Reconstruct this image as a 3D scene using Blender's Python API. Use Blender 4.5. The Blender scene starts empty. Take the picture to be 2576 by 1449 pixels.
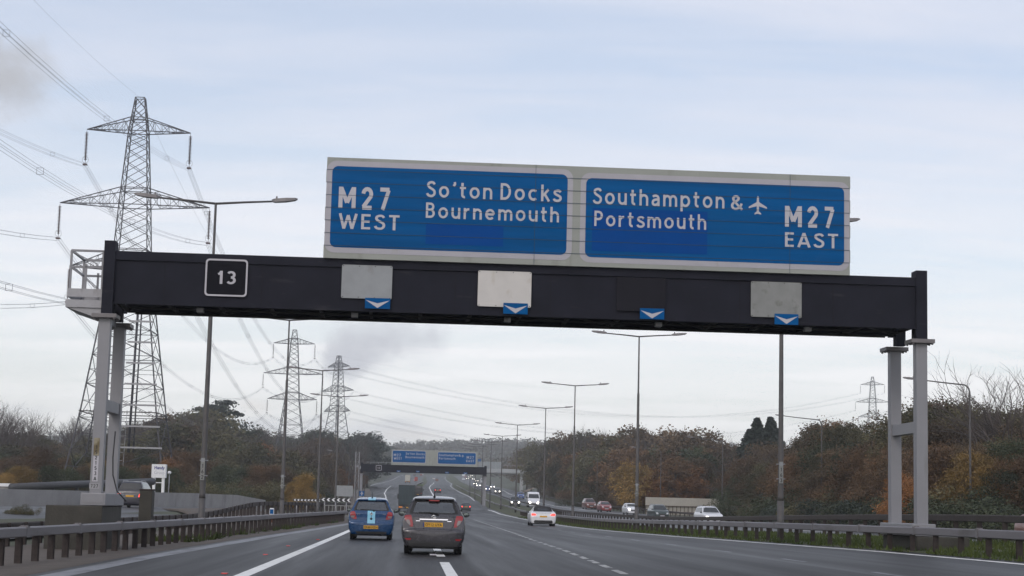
import bpy, bmesh, math, random
import numpy as np
from mathutils import Vector, Matrix
from mathutils.bvhtree import BVHTree

# ------------------------------------------------------------------ camera, sky, sun, exposure
SC = bpy.context.scene
COL = SC.collection
W, H = 2576.0, 1449.0
F = 4345.0
PITCH = math.atan(550 / F)
ROLL = 0.0245
HC = 1.29
_r0 = np.array([1.0, 0, 0]); FWD = np.array([0, math.cos(PITCH), math.sin(PITCH)]); _u0 = np.cross(_r0, FWD)
RGT = math.cos(ROLL) * _r0 + math.sin(ROLL) * _u0
UPV = -math.sin(ROLL) * _r0 + math.cos(ROLL) * _u0
CAM = np.array([0, 0, HC])
cam = bpy.data.cameras.new('camera'); co = bpy.data.objects.new('camera', cam); COL.objects.link(co)
cam.sensor_width = 36; cam.lens = 36 * F / W; cam.clip_start = 0.2; cam.clip_end = 9000
m = Matrix.Identity(4)
for i in range(3):
    m[i][0] = RGT[i]; m[i][1] = UPV[i]; m[i][2] = -FWD[i]; m[i][3] = CAM[i]
co.matrix_world = m
SC.camera = co
SC.cycles.volume_bounces = 1
SC.render.resolution_x = 1024; SC.render.resolution_y = 576
SC.view_settings.view_transform = 'Standard'; SC.view_settings.look = 'None'
SC.view_settings.exposure = 0.03; SC.view_settings.gamma = 1.0
SUN_EL, SUN_AZ = math.radians(34), math.radians(200)      # azimuth from +Y, clockwise (behind and to the left)

def ray(x, y):
    d = FWD * F + RGT * (x - W / 2) - UPV * (y - H / 2)
    return d / d[1]

def at(x, y, D):
    return CAM + ray(x, y) * D

def ND(nt, t, **kw):
    n = nt.nodes.new(t)
    for k, v in kw.items(): setattr(n, k, v)
    return n

def build_world():
    w = bpy.data.worlds.new('World'); SC.world = w; w.use_nodes = True
    nt = w.node_tree; nt.nodes.clear(); L = nt.links.new
    out = ND(nt, 'ShaderNodeOutputWorld'); bg = ND(nt, 'ShaderNodeBackground'); bg.inputs[1].default_value = 0.1
    sky = ND(nt, 'ShaderNodeTexSky', sky_type='NISHITA', sun_disc=False)
    sky.sun_elevation = SUN_EL; sky.sun_rotation = SUN_AZ; sky.air_density = 1.0; sky.dust_density = 2.5; sky.ozone_density = 1.5
    tc = ND(nt, 'ShaderNodeTexCoord')
    sep = ND(nt, 'ShaderNodeSeparateXYZ'); L(tc.outputs['Generated'], sep.inputs[0])
    def M(op, a, b=None, c=None, clamp=False):
        n = ND(nt, 'ShaderNodeMath', operation=op); n.use_clamp = clamp
        for i, v in enumerate((a, b, c)):
            if v is None: continue
            if isinstance(v, (int, float)): n.inputs[i].default_value = v
            else: L(v, n.inputs[i])
        return n.outputs[0]
    z = M('MAXIMUM', sep.outputs[2], 0.0)
    den = M('ADD', z, 0.10)
    px = M('DIVIDE', sep.outputs[0], den); py = M('DIVIDE', sep.outputs[1], den)
    cx = ND(nt, 'ShaderNodeCombineXYZ'); L(px, cx.inputs[0]); L(py, cx.inputs[1])
    # long streaks of high cloud
    mp = ND(nt, 'ShaderNodeMapping'); mp.inputs['Rotation'].default_value = (0, 0, 0.25); mp.inputs['Scale'].default_value = (0.38, 1.15, 1); L(cx.outputs[0], mp.inputs[0])
    n1 = ND(nt, 'ShaderNodeTexNoise'); n1.inputs['Scale'].default_value = 1.5; n1.inputs['Detail'].default_value = 5; n1.inputs['Roughness'].default_value = 0.5; n1.inputs['Distortion'].default_value = 0.5
    L(mp.outputs[0], n1.inputs['Vector'])
    mp2 = ND(nt, 'ShaderNodeMapping'); mp2.inputs['Rotation'].default_value = (0, 0, 0.42); mp2.inputs['Scale'].default_value = (0.8, 2.2, 1); mp2.inputs['Location'].default_value = (3.1, 1.7, 0); L(cx.outputs[0], mp2.inputs[0])
    n1b = ND(nt, 'ShaderNodeTexNoise'); n1b.inputs['Scale'].default_value = 2.2; n1b.inputs['Detail'].default_value = 7; n1b.inputs['Roughness'].default_value = 0.6; n1b.inputs['Distortion'].default_value = 0.8; L(mp2.outputs[0], n1b.inputs['Vector'])
    streak = M('ADD', M('MULTIPLY_ADD', n1.outputs[0], 3.4, -1.2), M('MULTIPLY_ADD', n1b.outputs[0], 1.5, -0.75), clamp=True)
    low = M('SUBTRACT', 1.0, M('MULTIPLY', z, 4.2), clamp=True)     # whiter towards the horizon
    low = M('POWER', low, 1.3)
    fac = M('ADD', M('MULTIPLY_ADD', streak, 0.36, 0.49), M('MULTIPLY', low, 0.32), clamp=True)
    # cloud colour
    mixc = ND(nt, 'ShaderNodeMixRGB'); mixc.inputs[1].default_value = CLOUD_HI; mixc.inputs[2].default_value = CLOUD_LO; L(low, mixc.inputs[0])
    mx = ND(nt, 'ShaderNodeMixRGB'); L(fac, mx.inputs[0]); 
    sk = ND(nt, 'ShaderNodeMixRGB', blend_type='MULTIPLY'); sk.inputs[0].default_value = 1; sk.inputs[2].default_value = SKY_MUL; L(sky.outputs[0], sk.inputs[1])
    L(sk.outputs[0], mx.inputs[1]); L(mixc.outputs[0], mx.inputs[2])
    cur = mx.outputs[0]
    # heavier low cumulus patches: noise broken blobs standing at fixed bearings
    n2 = ND(nt, 'ShaderNodeTexNoise'); n2.inputs['Scale'].default_value = 26; n2.inputs['Detail'].default_value = 7; n2.inputs['Roughness'].default_value = 0.55
    L(tc.outputs['Generated'], n2.inputs['Vector'])
    n3 = ND(nt, 'ShaderNodeTexNoise'); n3.inputs['Scale'].default_value = 60; n3.inputs['Detail'].default_value = 5
    L(tc.outputs['Generated'], n3.inputs['Vector'])
    for (x, y, rx, ry, colr, amt) in CUMULUS:
        d = ray(x, y); d = d / np.linalg.norm(d)
        az = math.atan2(d[0], d[1]); el = math.asin(d[2])
        ddx = M('SUBTRACT', M('ARCTAN2', sep.outputs[0], sep.outputs[1]), az)
        ddy = M('SUBTRACT', M('ARCSINE', sep.outputs[2]), el)
        q = M('SQRT', M('ADD', M('POWER', M('ABSOLUTE', M('DIVIDE', ddx, rx / F)), 2.0), M('POWER', M('ABSOLUTE', M('DIVIDE', ddy, ry / F)), 2.0)))
        v = M('SUBTRACT', M('ADD', 1.0, M('MULTIPLY_ADD', n2.outputs[0], 1.8, -0.9)), q)
        v = M('MULTIPLY', M('MULTIPLY', M('ADD', v, M('MULTIPLY_ADD', n3.outputs[0], 0.5, -0.25)), 1.1, clamp=True), amt, clamp=True)
        ss = ND(nt, 'ShaderNodeMapRange', interpolation_type='SMOOTHSTEP'); L(v, ss.inputs[0]); ss.inputs[4].default_value = amt; ss.inputs[2].default_value = amt
        mm = ND(nt, 'ShaderNodeMixRGB'); L(ss.outputs[0], mm.inputs[0]); L(cur, mm.inputs[1]); mm.inputs[2].default_value = colr
        cur = mm.outputs[0]
    L(cur, bg.inputs[0]); L(bg.outputs[0], out.inputs[0])

CLOUD_HI = (8.0, 8.2, 9.2, 1); CLOUD_LO = (13.0, 12.9, 12.4, 1); SKY_MUL = (1.7, 1.65, 1.6, 1)
G1 = (5.1, 5.25, 5.7, 1); G2 = (6.3, 6.45, 7.0, 1); WH = (9.6, 9.1, 8.7, 1)
CUMULUS = [(20, 200, 210, 130, G1, 1.0), (965, 860, 200, 105, G2, 1.0), (890, 905, 120, 60, G2, 0.9), (560, 1075, 220, 40, G2, 0.5), (900, 1085, 400, 45, G2, 0.5), (640, 1020, 70, 30, WH, 0.6), (1050, 1095, 110, 18, WH, 0.5), (60, 1030, 150, 30, G2, 0.3)]
build_world()
sl = bpy.data.lights.new('sun', 'SUN'); sl.energy = 0.6; sl.angle = math.radians(14); sl.color = (1.0, 0.95, 0.88)
so = bpy.data.objects.new('sun', sl); COL.objects.link(so)
sd = Vector((math.sin(SUN_AZ) * math.cos(SUN_EL), math.cos(SUN_AZ) * math.cos(SUN_EL), math.sin(SUN_EL)))
so.rotation_euler = (-sd).to_track_quat('-Z', 'Y').to_euler()

# ------------------------------------------------------------------ helpers
rnd = random.Random(7)

class MB:
    def __init__(s): s.v = []; s.f = []; s.m = []; s.sm = []
    def add(s, vs, fs, mi=0, smooth=False):
        o = len(s.v); s.v.extend([tuple(map(float, q)) for q in vs])
        for f in fs: s.f.append([o + i for i in f]); s.m.append(mi); s.sm.append(smooth)
        return s
    def box(s, x0, x1, y0, y1, z0, z1, mi=0):
        vs = [(x, y, z) for z in (z0, z1) for y in (y0, y1) for x in (x0, x1)]
        return s.add(vs, [(0, 2, 3, 1), (4, 5, 7, 6), (0, 1, 5, 4), (2, 6, 7, 3), (0, 4, 6, 2), (1, 3, 7, 5)], mi)
    def bbox(s, x0, x1, y0, y1, z0, z1, b=0.02, mi=0):
        """box with chamfered edges"""
        bm = bmesh.new(); bmesh.ops.create_cube(bm, size=1)
        for v in bm.verts: v.co = Vector(((x0 + x1) / 2 + v.co.x * (x1 - x0), (y0 + y1) / 2 + v.co.y * (y1 - y0), (z0 + z1) / 2 + v.co.z * (z1 - z0)))
        bmesh.ops.bevel(bm, geom=bm.edges[:], offset=b, segments=2, affect='EDGES', profile=0.6)
        bm.verts.index_update()
        s.add([v.co[:] for v in bm.verts], [[v.index for v in f.verts] for f in bm.faces], mi); bm.free(); return s
    def tube(s, pts, rad, n=6, mi=0, cap=True, smooth=True, flat=None):
        pts = [np.array(p, float) for p in pts]; rads = rad if isinstance(rad, (list, tuple)) else [rad] * len(pts)
        rings = []; ref = None
        for i, p in enumerate(pts):
            t = pts[min(i + 1, len(pts) - 1)] - pts[max(i - 1, 0)]; t = t / (np.linalg.norm(t) + 1e-9)
            if ref is None: ref = np.array([0, 0, 1.0]) if abs(t[2]) < 0.9 else np.array([1.0, 0, 0])
            a = np.cross(t, ref); a /= (np.linalg.norm(a) + 1e-9); b = np.cross(t, a); ref = -b if abs(np.dot(-b, ref)) > 0.1 else ref
            rings.append([p + rads[i] * (math.cos(2 * math.pi * (k + .5) / n) * a + math.sin(2 * math.pi * (k + .5) / n) * b) for k in range(n)])
        vs = [q for r in rings for q in r]; fs = []
        for i in range(len(pts) - 1):
            for k in range(n): fs.append((i * n + k, i * n + (k + 1) % n, (i + 1) * n + (k + 1) % n, (i + 1) * n + k))
        if cap: fs.append(tuple(range(n))[::-1]); fs.append(tuple((len(pts) - 1) * n + k for k in range(n)))
        return s.add(vs, fs, mi, smooth and n > 4)
    def bar(s, a, b, t, mi=0): return s.tube([a, b], t * 0.7, 4, mi, smooth=False)
    def prism(s, poly, y0, y1, mi=0):
        """polygon in x,z extruded in y"""
        n = len(poly); vs = [(x, y0, z) for x, z in poly] + [(x, y1, z) for x, z in poly]
        return s.add(vs, [tuple(range(n)), tuple(range(n, 2 * n))[::-1]] + [(i, i + n, (i + 1) % n + n, (i + 1) % n) for i in range(n)], mi)
    def lathe(s, prof, c=(0, 0, 0), axis='z', n=20, mi=0):
        """prof: (radius, height) list"""
        vs = []; fs = []
        for r, h in prof:
            for k in range(n):
                a = 2 * math.pi * k / n; p = (r * math.cos(a), r * math.sin(a), h)
                if axis == 'x': p = (h, p[0], p[1])
                if axis == 'y': p = (p[0], h, p[1])
                vs.append((p[0] + c[0], p[1] + c[1], p[2] + c[2]))
        for i in range(len(prof) - 1):
            for k in range(n): fs.append((i * n + k, i * n + (k + 1) % n, (i + 1) * n + (k + 1) % n, (i + 1) * n + k))
        return s.add(vs, fs, mi, True)
    def mesh(s, name, mats):
        me = bpy.data.meshes.new(name); me.from_pydata(s.v, [], s.f); me.update()
        for mt in (mats if isinstance(mats, (list, tuple)) else [mats]): me.materials.append(mt)
        me.polygons.foreach_set('material_index', s.m); me.polygons.foreach_set('use_smooth', s.sm)
        return me

def fix_normals(me):
    bm = bmesh.new(); bm.from_mesh(me); bmesh.ops.recalc_face_normals(bm, faces=bm.faces[:]); bm.to_mesh(me); bm.free()

def tag(o, label=None, cat=None, group=None, kind=None):
    for k, v in (('label', label), ('category', cat), ('group', group), ('kind', kind)):
        if v: o[k] = v
    return o

def thing(name, label, cat, loc=(0, 0, 0), rz=0, group=None):
    o = bpy.data.objects.new(name, None); COL.objects.link(o); o.empty_display_size = 0.3
    o.location = tuple(map(float, loc)); o.rotation_euler = (0, 0, rz)
    return tag(o, label, cat, group)

def link(name, me, parent=None, label=None):
    o = bpy.data.objects.new(name, me); COL.objects.link(o)
    if parent: o.parent = parent
    if label: o['label'] = label
    return o

def part(name, mb, mats, parent, label=None, fix=True):
    me = mb.mesh(name, mats)
    if fix: fix_normals(me)
    return link(name, me, parent, label)

def dup(root, loc, rz=None, label=None, group=None, scale=None):
    r = root.copy(); COL.objects.link(r); r.location = tuple(map(float, loc))
    if rz is not None: r.rotation_euler = (0, 0, rz)
    if label: r['label'] = label
    if group: r['group'] = group
    if scale is not None: r.scale = scale
    for ch in list(root.children):
        c = ch.copy(); COL.objects.link(c); c.parent = r
        for gch in list(ch.children):
            d = gch.copy(); COL.objects.link(d); d.parent = c
    return r

# ------------------------------------------------------------------ materials
def mat(name, col, rough=0.6, metal=0.0, var=0.0, vscale=3.0, stretch=(1, 1, 1), bump=0.0, bscale=30.0, spec=0.5, coat=0.0, emit=None, es=0.0, col2=None, rvar=0.0, objrand=0.0, stain=None, det=4, rot=0.0):
    mt = bpy.data.materials.new(name); mt.use_nodes = True; nt = mt.node_tree; L = nt.links.new
    b = nt.nodes['Principled BSDF']; b.inputs['Roughness'].default_value = rough; b.inputs['Metallic'].default_value = metal
    b.inputs['Specular IOR Level'].default_value = spec
    if coat: b.inputs['Coat Weight'].default_value = coat; b.inputs['Coat Roughness'].default_value = 0.06
    c = tuple(col) + (1,)
    b.inputs['Base Color'].default_value = c
    if emit: b.inputs['Emission Color'].default_value = tuple(emit) + (1,); b.inputs['Emission Strength'].default_value = es
    tc = ND(nt, 'ShaderNodeTexCoord'); mp = ND(nt, 'ShaderNodeMapping'); mp.inputs['Scale'].default_value = stretch
    if rot:
        mr = ND(nt, 'ShaderNodeMapping'); mr.inputs['Rotation'].default_value = (0, 0, -rot); L(tc.outputs['Object'], mr.inputs[0]); tcs = mr.outputs[0]
    else: tcs = tc.outputs['Object']
    L(tcs, mp.inputs[0])
    cur = None
    if var or col2 or rvar:
        n = ND(nt, 'ShaderNodeTexNoise'); n.inputs['Scale'].default_value = vscale; n.inputs['Detail'].default_value = det; n.inputs['Roughness'].default_value = 0.6; L(mp.outputs[0], n.inputs['Vector'])
        rp = ND(nt, 'ShaderNodeMapRange'); rp.inputs[1].default_value = 0.3; rp.inputs[2].default_value = 0.7; L(n.outputs[0], rp.inputs[0])
        if var or col2:
            mx = ND(nt, 'ShaderNodeMixRGB'); L(rp.outputs[0], mx.inputs[0])
            c2 = col2 if col2 else tuple(min(1, q * (1 + var)) for q in col)
            c1 = col if col2 else tuple(q * (1 - var) for q in col)
            mx.inputs[1].default_value = tuple(c1) + (1,); mx.inputs[2].default_value = tuple(c2) + (1,); cur = mx.outputs[0]
        if rvar:
            rr = ND(nt, 'ShaderNodeMapRange'); rr.inputs[3].default_value = rough - rvar; rr.inputs[4].default_value = rough + rvar; L(rp.outputs[0], rr.inputs[0]); L(rr.outputs[0], b.inputs['Roughness'])
    if stain:
        sc_, scol, th = stain
        n = ND(nt, 'ShaderNodeTexNoise'); n.inputs['Scale'].default_value = 1.0; n.inputs['Detail'].default_value = 5
        m2 = ND(nt, 'ShaderNodeMapping'); m2.inputs['Scale'].default_value = sc_; L(tcs, m2.inputs[0]); L(m2.outputs[0], n.inputs['Vector'])
        rp = ND(nt, 'ShaderNodeMapRange'); rp.inputs[1].default_value = th; rp.inputs[2].default_value = th + 0.16; L(n.outputs[0], rp.inputs[0])
        mx = ND(nt, 'ShaderNodeMixRGB'); L(rp.outputs[0], mx.inputs[0]); mx.inputs[1].default_value = c
        if cur: L(cur, mx.inputs[1])
        mx.inputs[2].default_value = tuple(scol) + (1,); cur = mx.outputs[0]
    if objrand:
        oi = ND(nt, 'ShaderNodeObjectInfo'); hs = ND(nt, 'ShaderNodeHueSaturation')
        r1 = ND(nt, 'ShaderNodeMapRange'); r1.inputs[3].default_value = 1 - objrand; r1.inputs[4].default_value = 1 + objrand; L(oi.outputs['Random'], r1.inputs[0]); L(r1.outputs[0], hs.inputs['Value'])
        r2 = ND(nt, 'ShaderNodeMapRange'); r2.inputs[3].default_value = 0.5 - objrand * .06; r2.inputs[4].default_value = 0.5 + objrand * .06; L(oi.outputs['Random'], r2.inputs[0]); L(r2.outputs[0], hs.inputs['Hue'])
        if cur: L(cur, hs.inputs['Color'])
        else: hs.inputs['Color'].default_value = c
        cur = hs.outputs[0]
    if cur: L(cur, b.inputs['Base Color'])
    if bump:
        n = ND(nt, 'ShaderNodeTexNoise'); n.inputs['Scale'].default_value = bscale; n.inputs['Detail'].default_value = 3; L(mp.outputs[0], n.inputs['Vector'])
        bp = ND(nt, 'ShaderNodeBump'); bp.inputs['Strength'].default_value = bump; bp.inputs['Distance'].default_value = 0.02; L(n.outputs[0], bp.inputs['Height']); L(bp.outputs[0], b.inputs['Normal'])
    return mt

def glass_mat(name, tint=(0.78, 0.82, 0.79), gl=0.12):
    mt = bpy.data.materials.new(name); mt.use_nodes = True; nt = mt.node_tree; L = nt.links.new; nt.nodes.clear()
    out = ND(nt, 'ShaderNodeOutputMaterial'); tr = ND(nt, 'ShaderNodeBsdfTransparent'); tr.inputs[0].default_value = tuple(tint) + (1,)
    gs = ND(nt, 'ShaderNodeBsdfGlossy'); gs.inputs[1].default_value = 0.04; gs.inputs[0].default_value = (0.9, 0.95, 1, 1)
    fr = ND(nt, 'ShaderNodeFresnel'); fr.inputs[0].default_value = 1.5
    ad = ND(nt, 'ShaderNodeMath', operation='ADD'); ad.inputs[1].default_value = gl * 0.7; L(fr.outputs[0], ad.inputs[0])
    mx = ND(nt, 'ShaderNodeMixShader'); L(ad.outputs[0], mx.inputs[0]); L(tr.outputs[0], mx.inputs[1]); L(gs.outputs[0], mx.inputs[2]); L(mx.outputs[0], out.inputs[0])
    return mt

def paint(name, col, metal=0.3, rough=0.35): return mat(name, col, rough, metal, var=0.07, vscale=5, coat=0.6, rvar=0.05)

def leaf_mat(name, c1, c2, vs):
    mt = bpy.data.materials.new(name); mt.use_nodes = True; nt = mt.node_tree; L = nt.links.new
    b = nt.nodes['Principled BSDF']; b.inputs['Roughness'].default_value = 0.75; b.inputs['Specular IOR Level'].default_value = 0.25
    tc = ND(nt, 'ShaderNodeTexCoord'); oi = ND(nt, 'ShaderNodeObjectInfo')
    n = ND(nt, 'ShaderNodeTexNoise', noise_dimensions='4D'); n.inputs['Scale'].default_value = vs; n.inputs['Detail'].default_value = 3; L(tc.outputs['Object'], n.inputs['Vector'])
    ml = ND(nt, 'ShaderNodeMath', operation='MULTIPLY'); ml.inputs[1].default_value = 40; L(oi.outputs['Random'], ml.inputs[0]); L(ml.outputs[0], n.inputs['W'])
    n2 = ND(nt, 'ShaderNodeTexNoise'); n2.inputs['Scale'].default_value = vs * 14; n2.inputs['Detail'].default_value = 2; L(tc.outputs['Object'], n2.inputs['Vector'])
    ad = ND(nt, 'ShaderNodeMath', operation='MULTIPLY_ADD'); L(n2.outputs[0], ad.inputs[0]); ad.inputs[1].default_value = 0.35; L(n.outputs[0], ad.inputs[2])
    rp = ND(nt, 'ShaderNodeMapRange'); rp.inputs[1].default_value = 0.48; rp.inputs[2].default_value = 0.88; L(ad.outputs[0], rp.inputs[0])
    mx = ND(nt, 'ShaderNodeMixRGB'); mx.inputs[1].default_value = tuple(c1) + (1,); mx.inputs[2].default_value = tuple(c2) + (1,); L(rp.outputs[0], mx.inputs[0])
    hs = ND(nt, 'ShaderNodeHueSaturation'); L(mx.outputs[0], hs.inputs['Color'])
    r1 = ND(nt, 'ShaderNodeMapRange'); r1.inputs[3].default_value = 0.62; r1.inputs[4].default_value = 1.4; L(oi.outputs['Random'], r1.inputs[0]); L(r1.outputs[0], hs.inputs['Value'])
    L(hs.outputs[0], b.inputs['Base Color'])
    return mt

M_ = {}
M_['asphalt'] = mat('asphalt', (0.020, 0.020, 0.0205), 0.50, var=0.5, vscale=1.0, stretch=(0.9, 0.022, 1), bump=0.5, bscale=60, rvar=0.10, spec=0.16, stain=((2.2, 0.012, 1), (0.042, 0.042, 0.045), 0.53), det=6, rot=0.055)
M_['asphalt_old'] = mat('asphalt_old', (0.036, 0.036, 0.038), 0.55, var=0.2, vscale=1.0, stretch=(0.6, 0.02, 1), bump=0.2, bscale=25, rvar=0.1)
M_['line'] = mat('line_paint', (0.72, 0.72, 0.70), 0.6, var=0.1, vscale=4, stain=((3, 1.2, 1), (0.30, 0.30, 0.30), 0.60))
M_['line_worn'] = mat('line_worn', (0.36, 0.36, 0.35), 0.6, var=0.2, vscale=4, stain=((3, 1.0, 1), (0.10, 0.10, 0.105), 0.47))
M_['line_faint'] = mat('line_faint', (0.15, 0.155, 0.17), 0.5, var=0.25, vscale=2, stain=((2, 0.5, 1), (0.07, 0.07, 0.075), 0.48))
M_['stud'] = mat('red_stud', (0.55, 0.03, 0.03), 0.35, var=0.1)
M_['ground'] = mat('ground_soil', (0.055, 0.05, 0.033), 0.9, col2=(0.045, 0.06, 0.025), vscale=0.05, bump=0.6, bscale=1.5)
M_['dirt'] = mat('dirt', (0.075, 0.062, 0.05), 0.9, col2=(0.11, 0.09, 0.075), vscale=1.6, bump=0.8, bscale=14, det=8)
M_['verge'] = mat('verge_grass_soil', (0.038, 0.056, 0.018), 0.95, col2=(0.07, 0.065, 0.035), vscale=0.9, bump=0.8, bscale=9, det=8)
M_['concrete'] = mat('concrete', (0.30, 0.29, 0.285), 0.8, var=0.12, vscale=0.8, bump=0.2, bscale=20, stain=((0.7, 0.7, 0.25), (0.21, 0.205, 0.2), 0.57))
M_['concrete_dark'] = mat('concrete_dark', (0.046, 0.043, 0.036), 0.85, var=0.25, vscale=2.0, bump=0.4, bscale=16)
M_['steel'] = mat('galvanised_steel', (0.30, 0.30, 0.32), 0.48, 0.35, var=0.12, vscale=4, rvar=0.08, stain=((5, 5, 1.0), (0.2, 0.19, 0.19), 0.62))
M_['rail'] = mat('rail_steel', (0.17, 0.16, 0.17), 0.5, 0.35, var=0.14, vscale=1.2, rvar=0.08, stain=((1.2, 0.5, 3), (0.10, 0.09, 0.088), 0.58))
M_['rust'] = mat('rusty_post', (0.034, 0.025, 0.023), 0.8, var=0.3, vscale=9, bump=0.2)
M_['legsteel'] = mat('painted_leg_steel', (0.235, 0.236, 0.255), 0.5, 0.15, var=0.07, vscale=1.0, rvar=0.08, stain=((4, 4, 0.5), (0.19, 0.187, 0.192), 0.60))
M_['beam'] = mat('beam_charcoal', (0.013, 0.0135, 0.022), 0.75, spec=.2, var=0.2, vscale=1.1, bump=0.08, bscale=8, stain=((0.8, 1, 4), (0.04, 0.039, 0.046), 0.64))
M_['beam_under'] = mat('beam_under', (0.022, 0.02, 0.02), 0.8, var=0.3, vscale=2)
M_['board'] = mat('board_cream', (0.285, 0.30, 0.275), 0.55, var=0.06, vscale=0.8, stain=((2.2, 1, 0.35), (0.21, 0.22, 0.19), 0.58))
M_['border'] = mat('border_white', (0.37, 0.36, 0.40), 0.45, var=0.05, vscale=2, stain=((3.0, 1, 1.2), (0.30, 0.29, 0.27), 0.66))
M_['blue'] = mat('motorway_blue', (0.0, 0.080, 0.25), 0.6, var=0.16, vscale=0.8, stretch=(0.25, 1, 4.5), spec=0.08)
M_['bluepatch'] = mat('patch_blue', (0.0, 0.056, 0.25), 0.6, var=0.05, vscale=1.5, spec=0.08)
M_['letter'] = mat('letter_white', (0.45, 0.44, 0.48), 0.45, var=0.05, vscale=3)
M_['seam'] = mat('seam_dark', (0.02, 0.05, 0.08), 0.7, var=0.1)
M_['plate_grey'] = mat('plate_grey', (0.26, 0.275, 0.29), 0.5, 0.2, var=0.08, vscale=2.5, stain=((2, 2, 2), (0.2, 0.2, 0.2), 0.6))
M_['plate_light'] = mat('plate_light', (0.55, 0.53, 0.51), 0.5, 0.1, var=0.06, vscale=2, stain=((3, 3, 2), (0.45, 0.41, 0.36), 0.62))
M_['plate_dull'] = mat('plate_dull', (0.22, 0.225, 0.22), 0.5, 0.2, var=0.1, vscale=3, stain=((4, 4, 4), (0.14, 0.14, 0.13), 0.58))
M_['plate_dark'] = mat('plate_dark', (0.016, 0.0155, 0.021), 0.8, var=0.1, vscale=2, spec=0.15)
M_['white'] = mat('white_paint', (0.72, 0.73, 0.75), 0.45, var=0.05, vscale=2)
M_['black'] = mat('black_paint', (0.012, 0.012, 0.014), 0.5, var=0.15)
M_['panel_black'] = mat('panel_black', (0.010, 0.010, 0.014), 0.8, var=0.1, spec=0.1)
M_['rubber'] = mat('rubber', (0.014, 0.014, 0.015), 0.8, var=0.2, vscale=12)
M_['alloy'] = mat('alloy_rim', (0.35, 0.35, 0.37), 0.35, 0.8, var=0.06)
M_['chrome'] = mat('chrome', (0.8, 0.8, 0.82), 0.15, 1.0, var=0.03)
M_['mirror'] = mat('mirror_glass', (0.13, 0.15, 0.155), 0.1, 0.9, var=0.03)
M_['plastic'] = mat('black_plastic', (0.02, 0.02, 0.022), 0.55, var=0.1)
M_['seat'] = mat('seat_fabric', (0.045, 0.045, 0.05), 0.9, var=0.15, vscale=10)
M_['glass'] = glass_mat('car_glass')
M_['dglass'] = mat('dark_glass', (0.02, 0.024, 0.027), 0.08, var=0.1, spec=0.7)
M_['redlens'] = mat('red_lens', (0.27, 0.010, 0.016), 0.2, var=0.08, coat=0.5)
M_['redlit'] = mat('red_lens_lit', (0.5, 0.02, 0.02), 0.3, var=0.05, emit=(1, 0.05, 0.03), es=2.0)
M_['clearlens'] = mat('clear_lens', (0.20, 0.17, 0.17), 0.15, var=0.1, coat=0.5)
M_['headlit'] = mat('headlamp_lit', (0.9, 0.9, 0.85), 0.2, var=0.02, emit=(1, 0.93, 0.82), es=9.0)
M_['headoff'] = mat('headlamp', (0.5, 0.52, 0.54), 0.15, var=0.05, coat=0.5)
M_['amber'] = mat('amber_lens', (0.75, 0.24, 0.02), 0.3, var=0.05)
M_['yplate'] = mat('plate_yellow', (0.62, 0.33, 0.02), 0.5, var=0.05)
M_['euband'] = mat('plate_blue_band', (0.01, 0.04, 0.22), 0.5, var=0.05)
M_['pole'] = mat('lamp_pole', (0.085, 0.08, 0.08), 0.6, 0.2, var=0.2, vscale=3, stain=((3, 3, 0.5), (0.12, 0.10, 0.085), 0.58))
M_['head'] = mat('lantern', (0.16, 0.15, 0.155), 0.5, 0.2, var=0.1)
M_['lattice'] = mat('pylon_steel', (0.05, 0.048, 0.058), 0.6, 0.3, var=0.15, vscale=0.8)
M_['insul'] = mat('insulator', (0.085, 0.05, 0.05), 0.35, var=0.15)
M_['wire'] = mat('conductor', (0.15, 0.15, 0.18), 0.5, 0.4, var=0.05)
M_['bark'] = mat('bark', (0.055, 0.045, 0.036), 0.9, var=0.3, vscale=6, bump=0.4)
M_['twig'] = mat('twig', (0.075, 0.06, 0.055), 0.9, var=0.2, vscale=3)
M_['wood'] = mat('fence_wood', (0.10, 0.08, 0.065), 0.85, var=0.3, vscale=1.5, stretch=(6, 6, 0.6))
M_['cream'] = mat('billboard_cream', (0.36, 0.345, 0.31), 0.7, var=0.08, vscale=0.7)
M_['bridge'] = mat('bridge_concrete', (0.34, 0.36, 0.38), 0.8, var=0.08, vscale=0.3)
M_['screen'] = mat('screen_panel', (0.24, 0.27, 0.29), 0.55, var=0.1, vscale=0.5)
M_['roofdark'] = mat('dark_roof', (0.055, 0.056, 0.062), 0.55, var=0.15, vscale=0.6)
M_['navy'] = mat('navy_letter', (0.03, 0.04, 0.22), 0.5, var=0.05)
M_['greyletter'] = mat('grey_letter', (0.42, 0.43, 0.48), 0.5, var=0.05)
M_['red'] = mat('red_paint', (0.45, 0.06, 0.04), 0.5, var=0.1)
M_['orange'] = mat('orange_paint', (0.6, 0.17, 0.03), 0.5, var=0.1)
M_['bank'] = mat('embankment_soil', (0.28, 0.22, 0.17), 0.9, var=0.2, vscale=0.5, bump=0.3)
LEAF = {
 'olive': leaf_mat('leaf_olive', (0.050, 0.050, 0.026), (0.112, 0.097, 0.048), 2.2),
 'brown': leaf_mat('leaf_brown', (0.064, 0.047, 0.028), (0.137, 0.090, 0.049), 2.2),
 'russet': leaf_mat('leaf_russet', (0.078, 0.050, 0.030), (0.150, 0.086, 0.042), 2.2),
 'orange': leaf_mat('leaf_orange', (0.144, 0.066, 0.026), (0.278, 0.130, 0.046), 2.2),
 'yellow': leaf_mat('leaf_yellow', (0.121, 0.084, 0.028), (0.307, 0.190, 0.058), 2.2),
 'green': leaf_mat('leaf_green', (0.031, 0.042, 0.024), (0.070, 0.080, 0.041), 2.2),
 'pine': leaf_mat('leaf_pine', (0.018, 0.027, 0.023), (0.044, 0.056, 0.042), 2.2),
}
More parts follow.
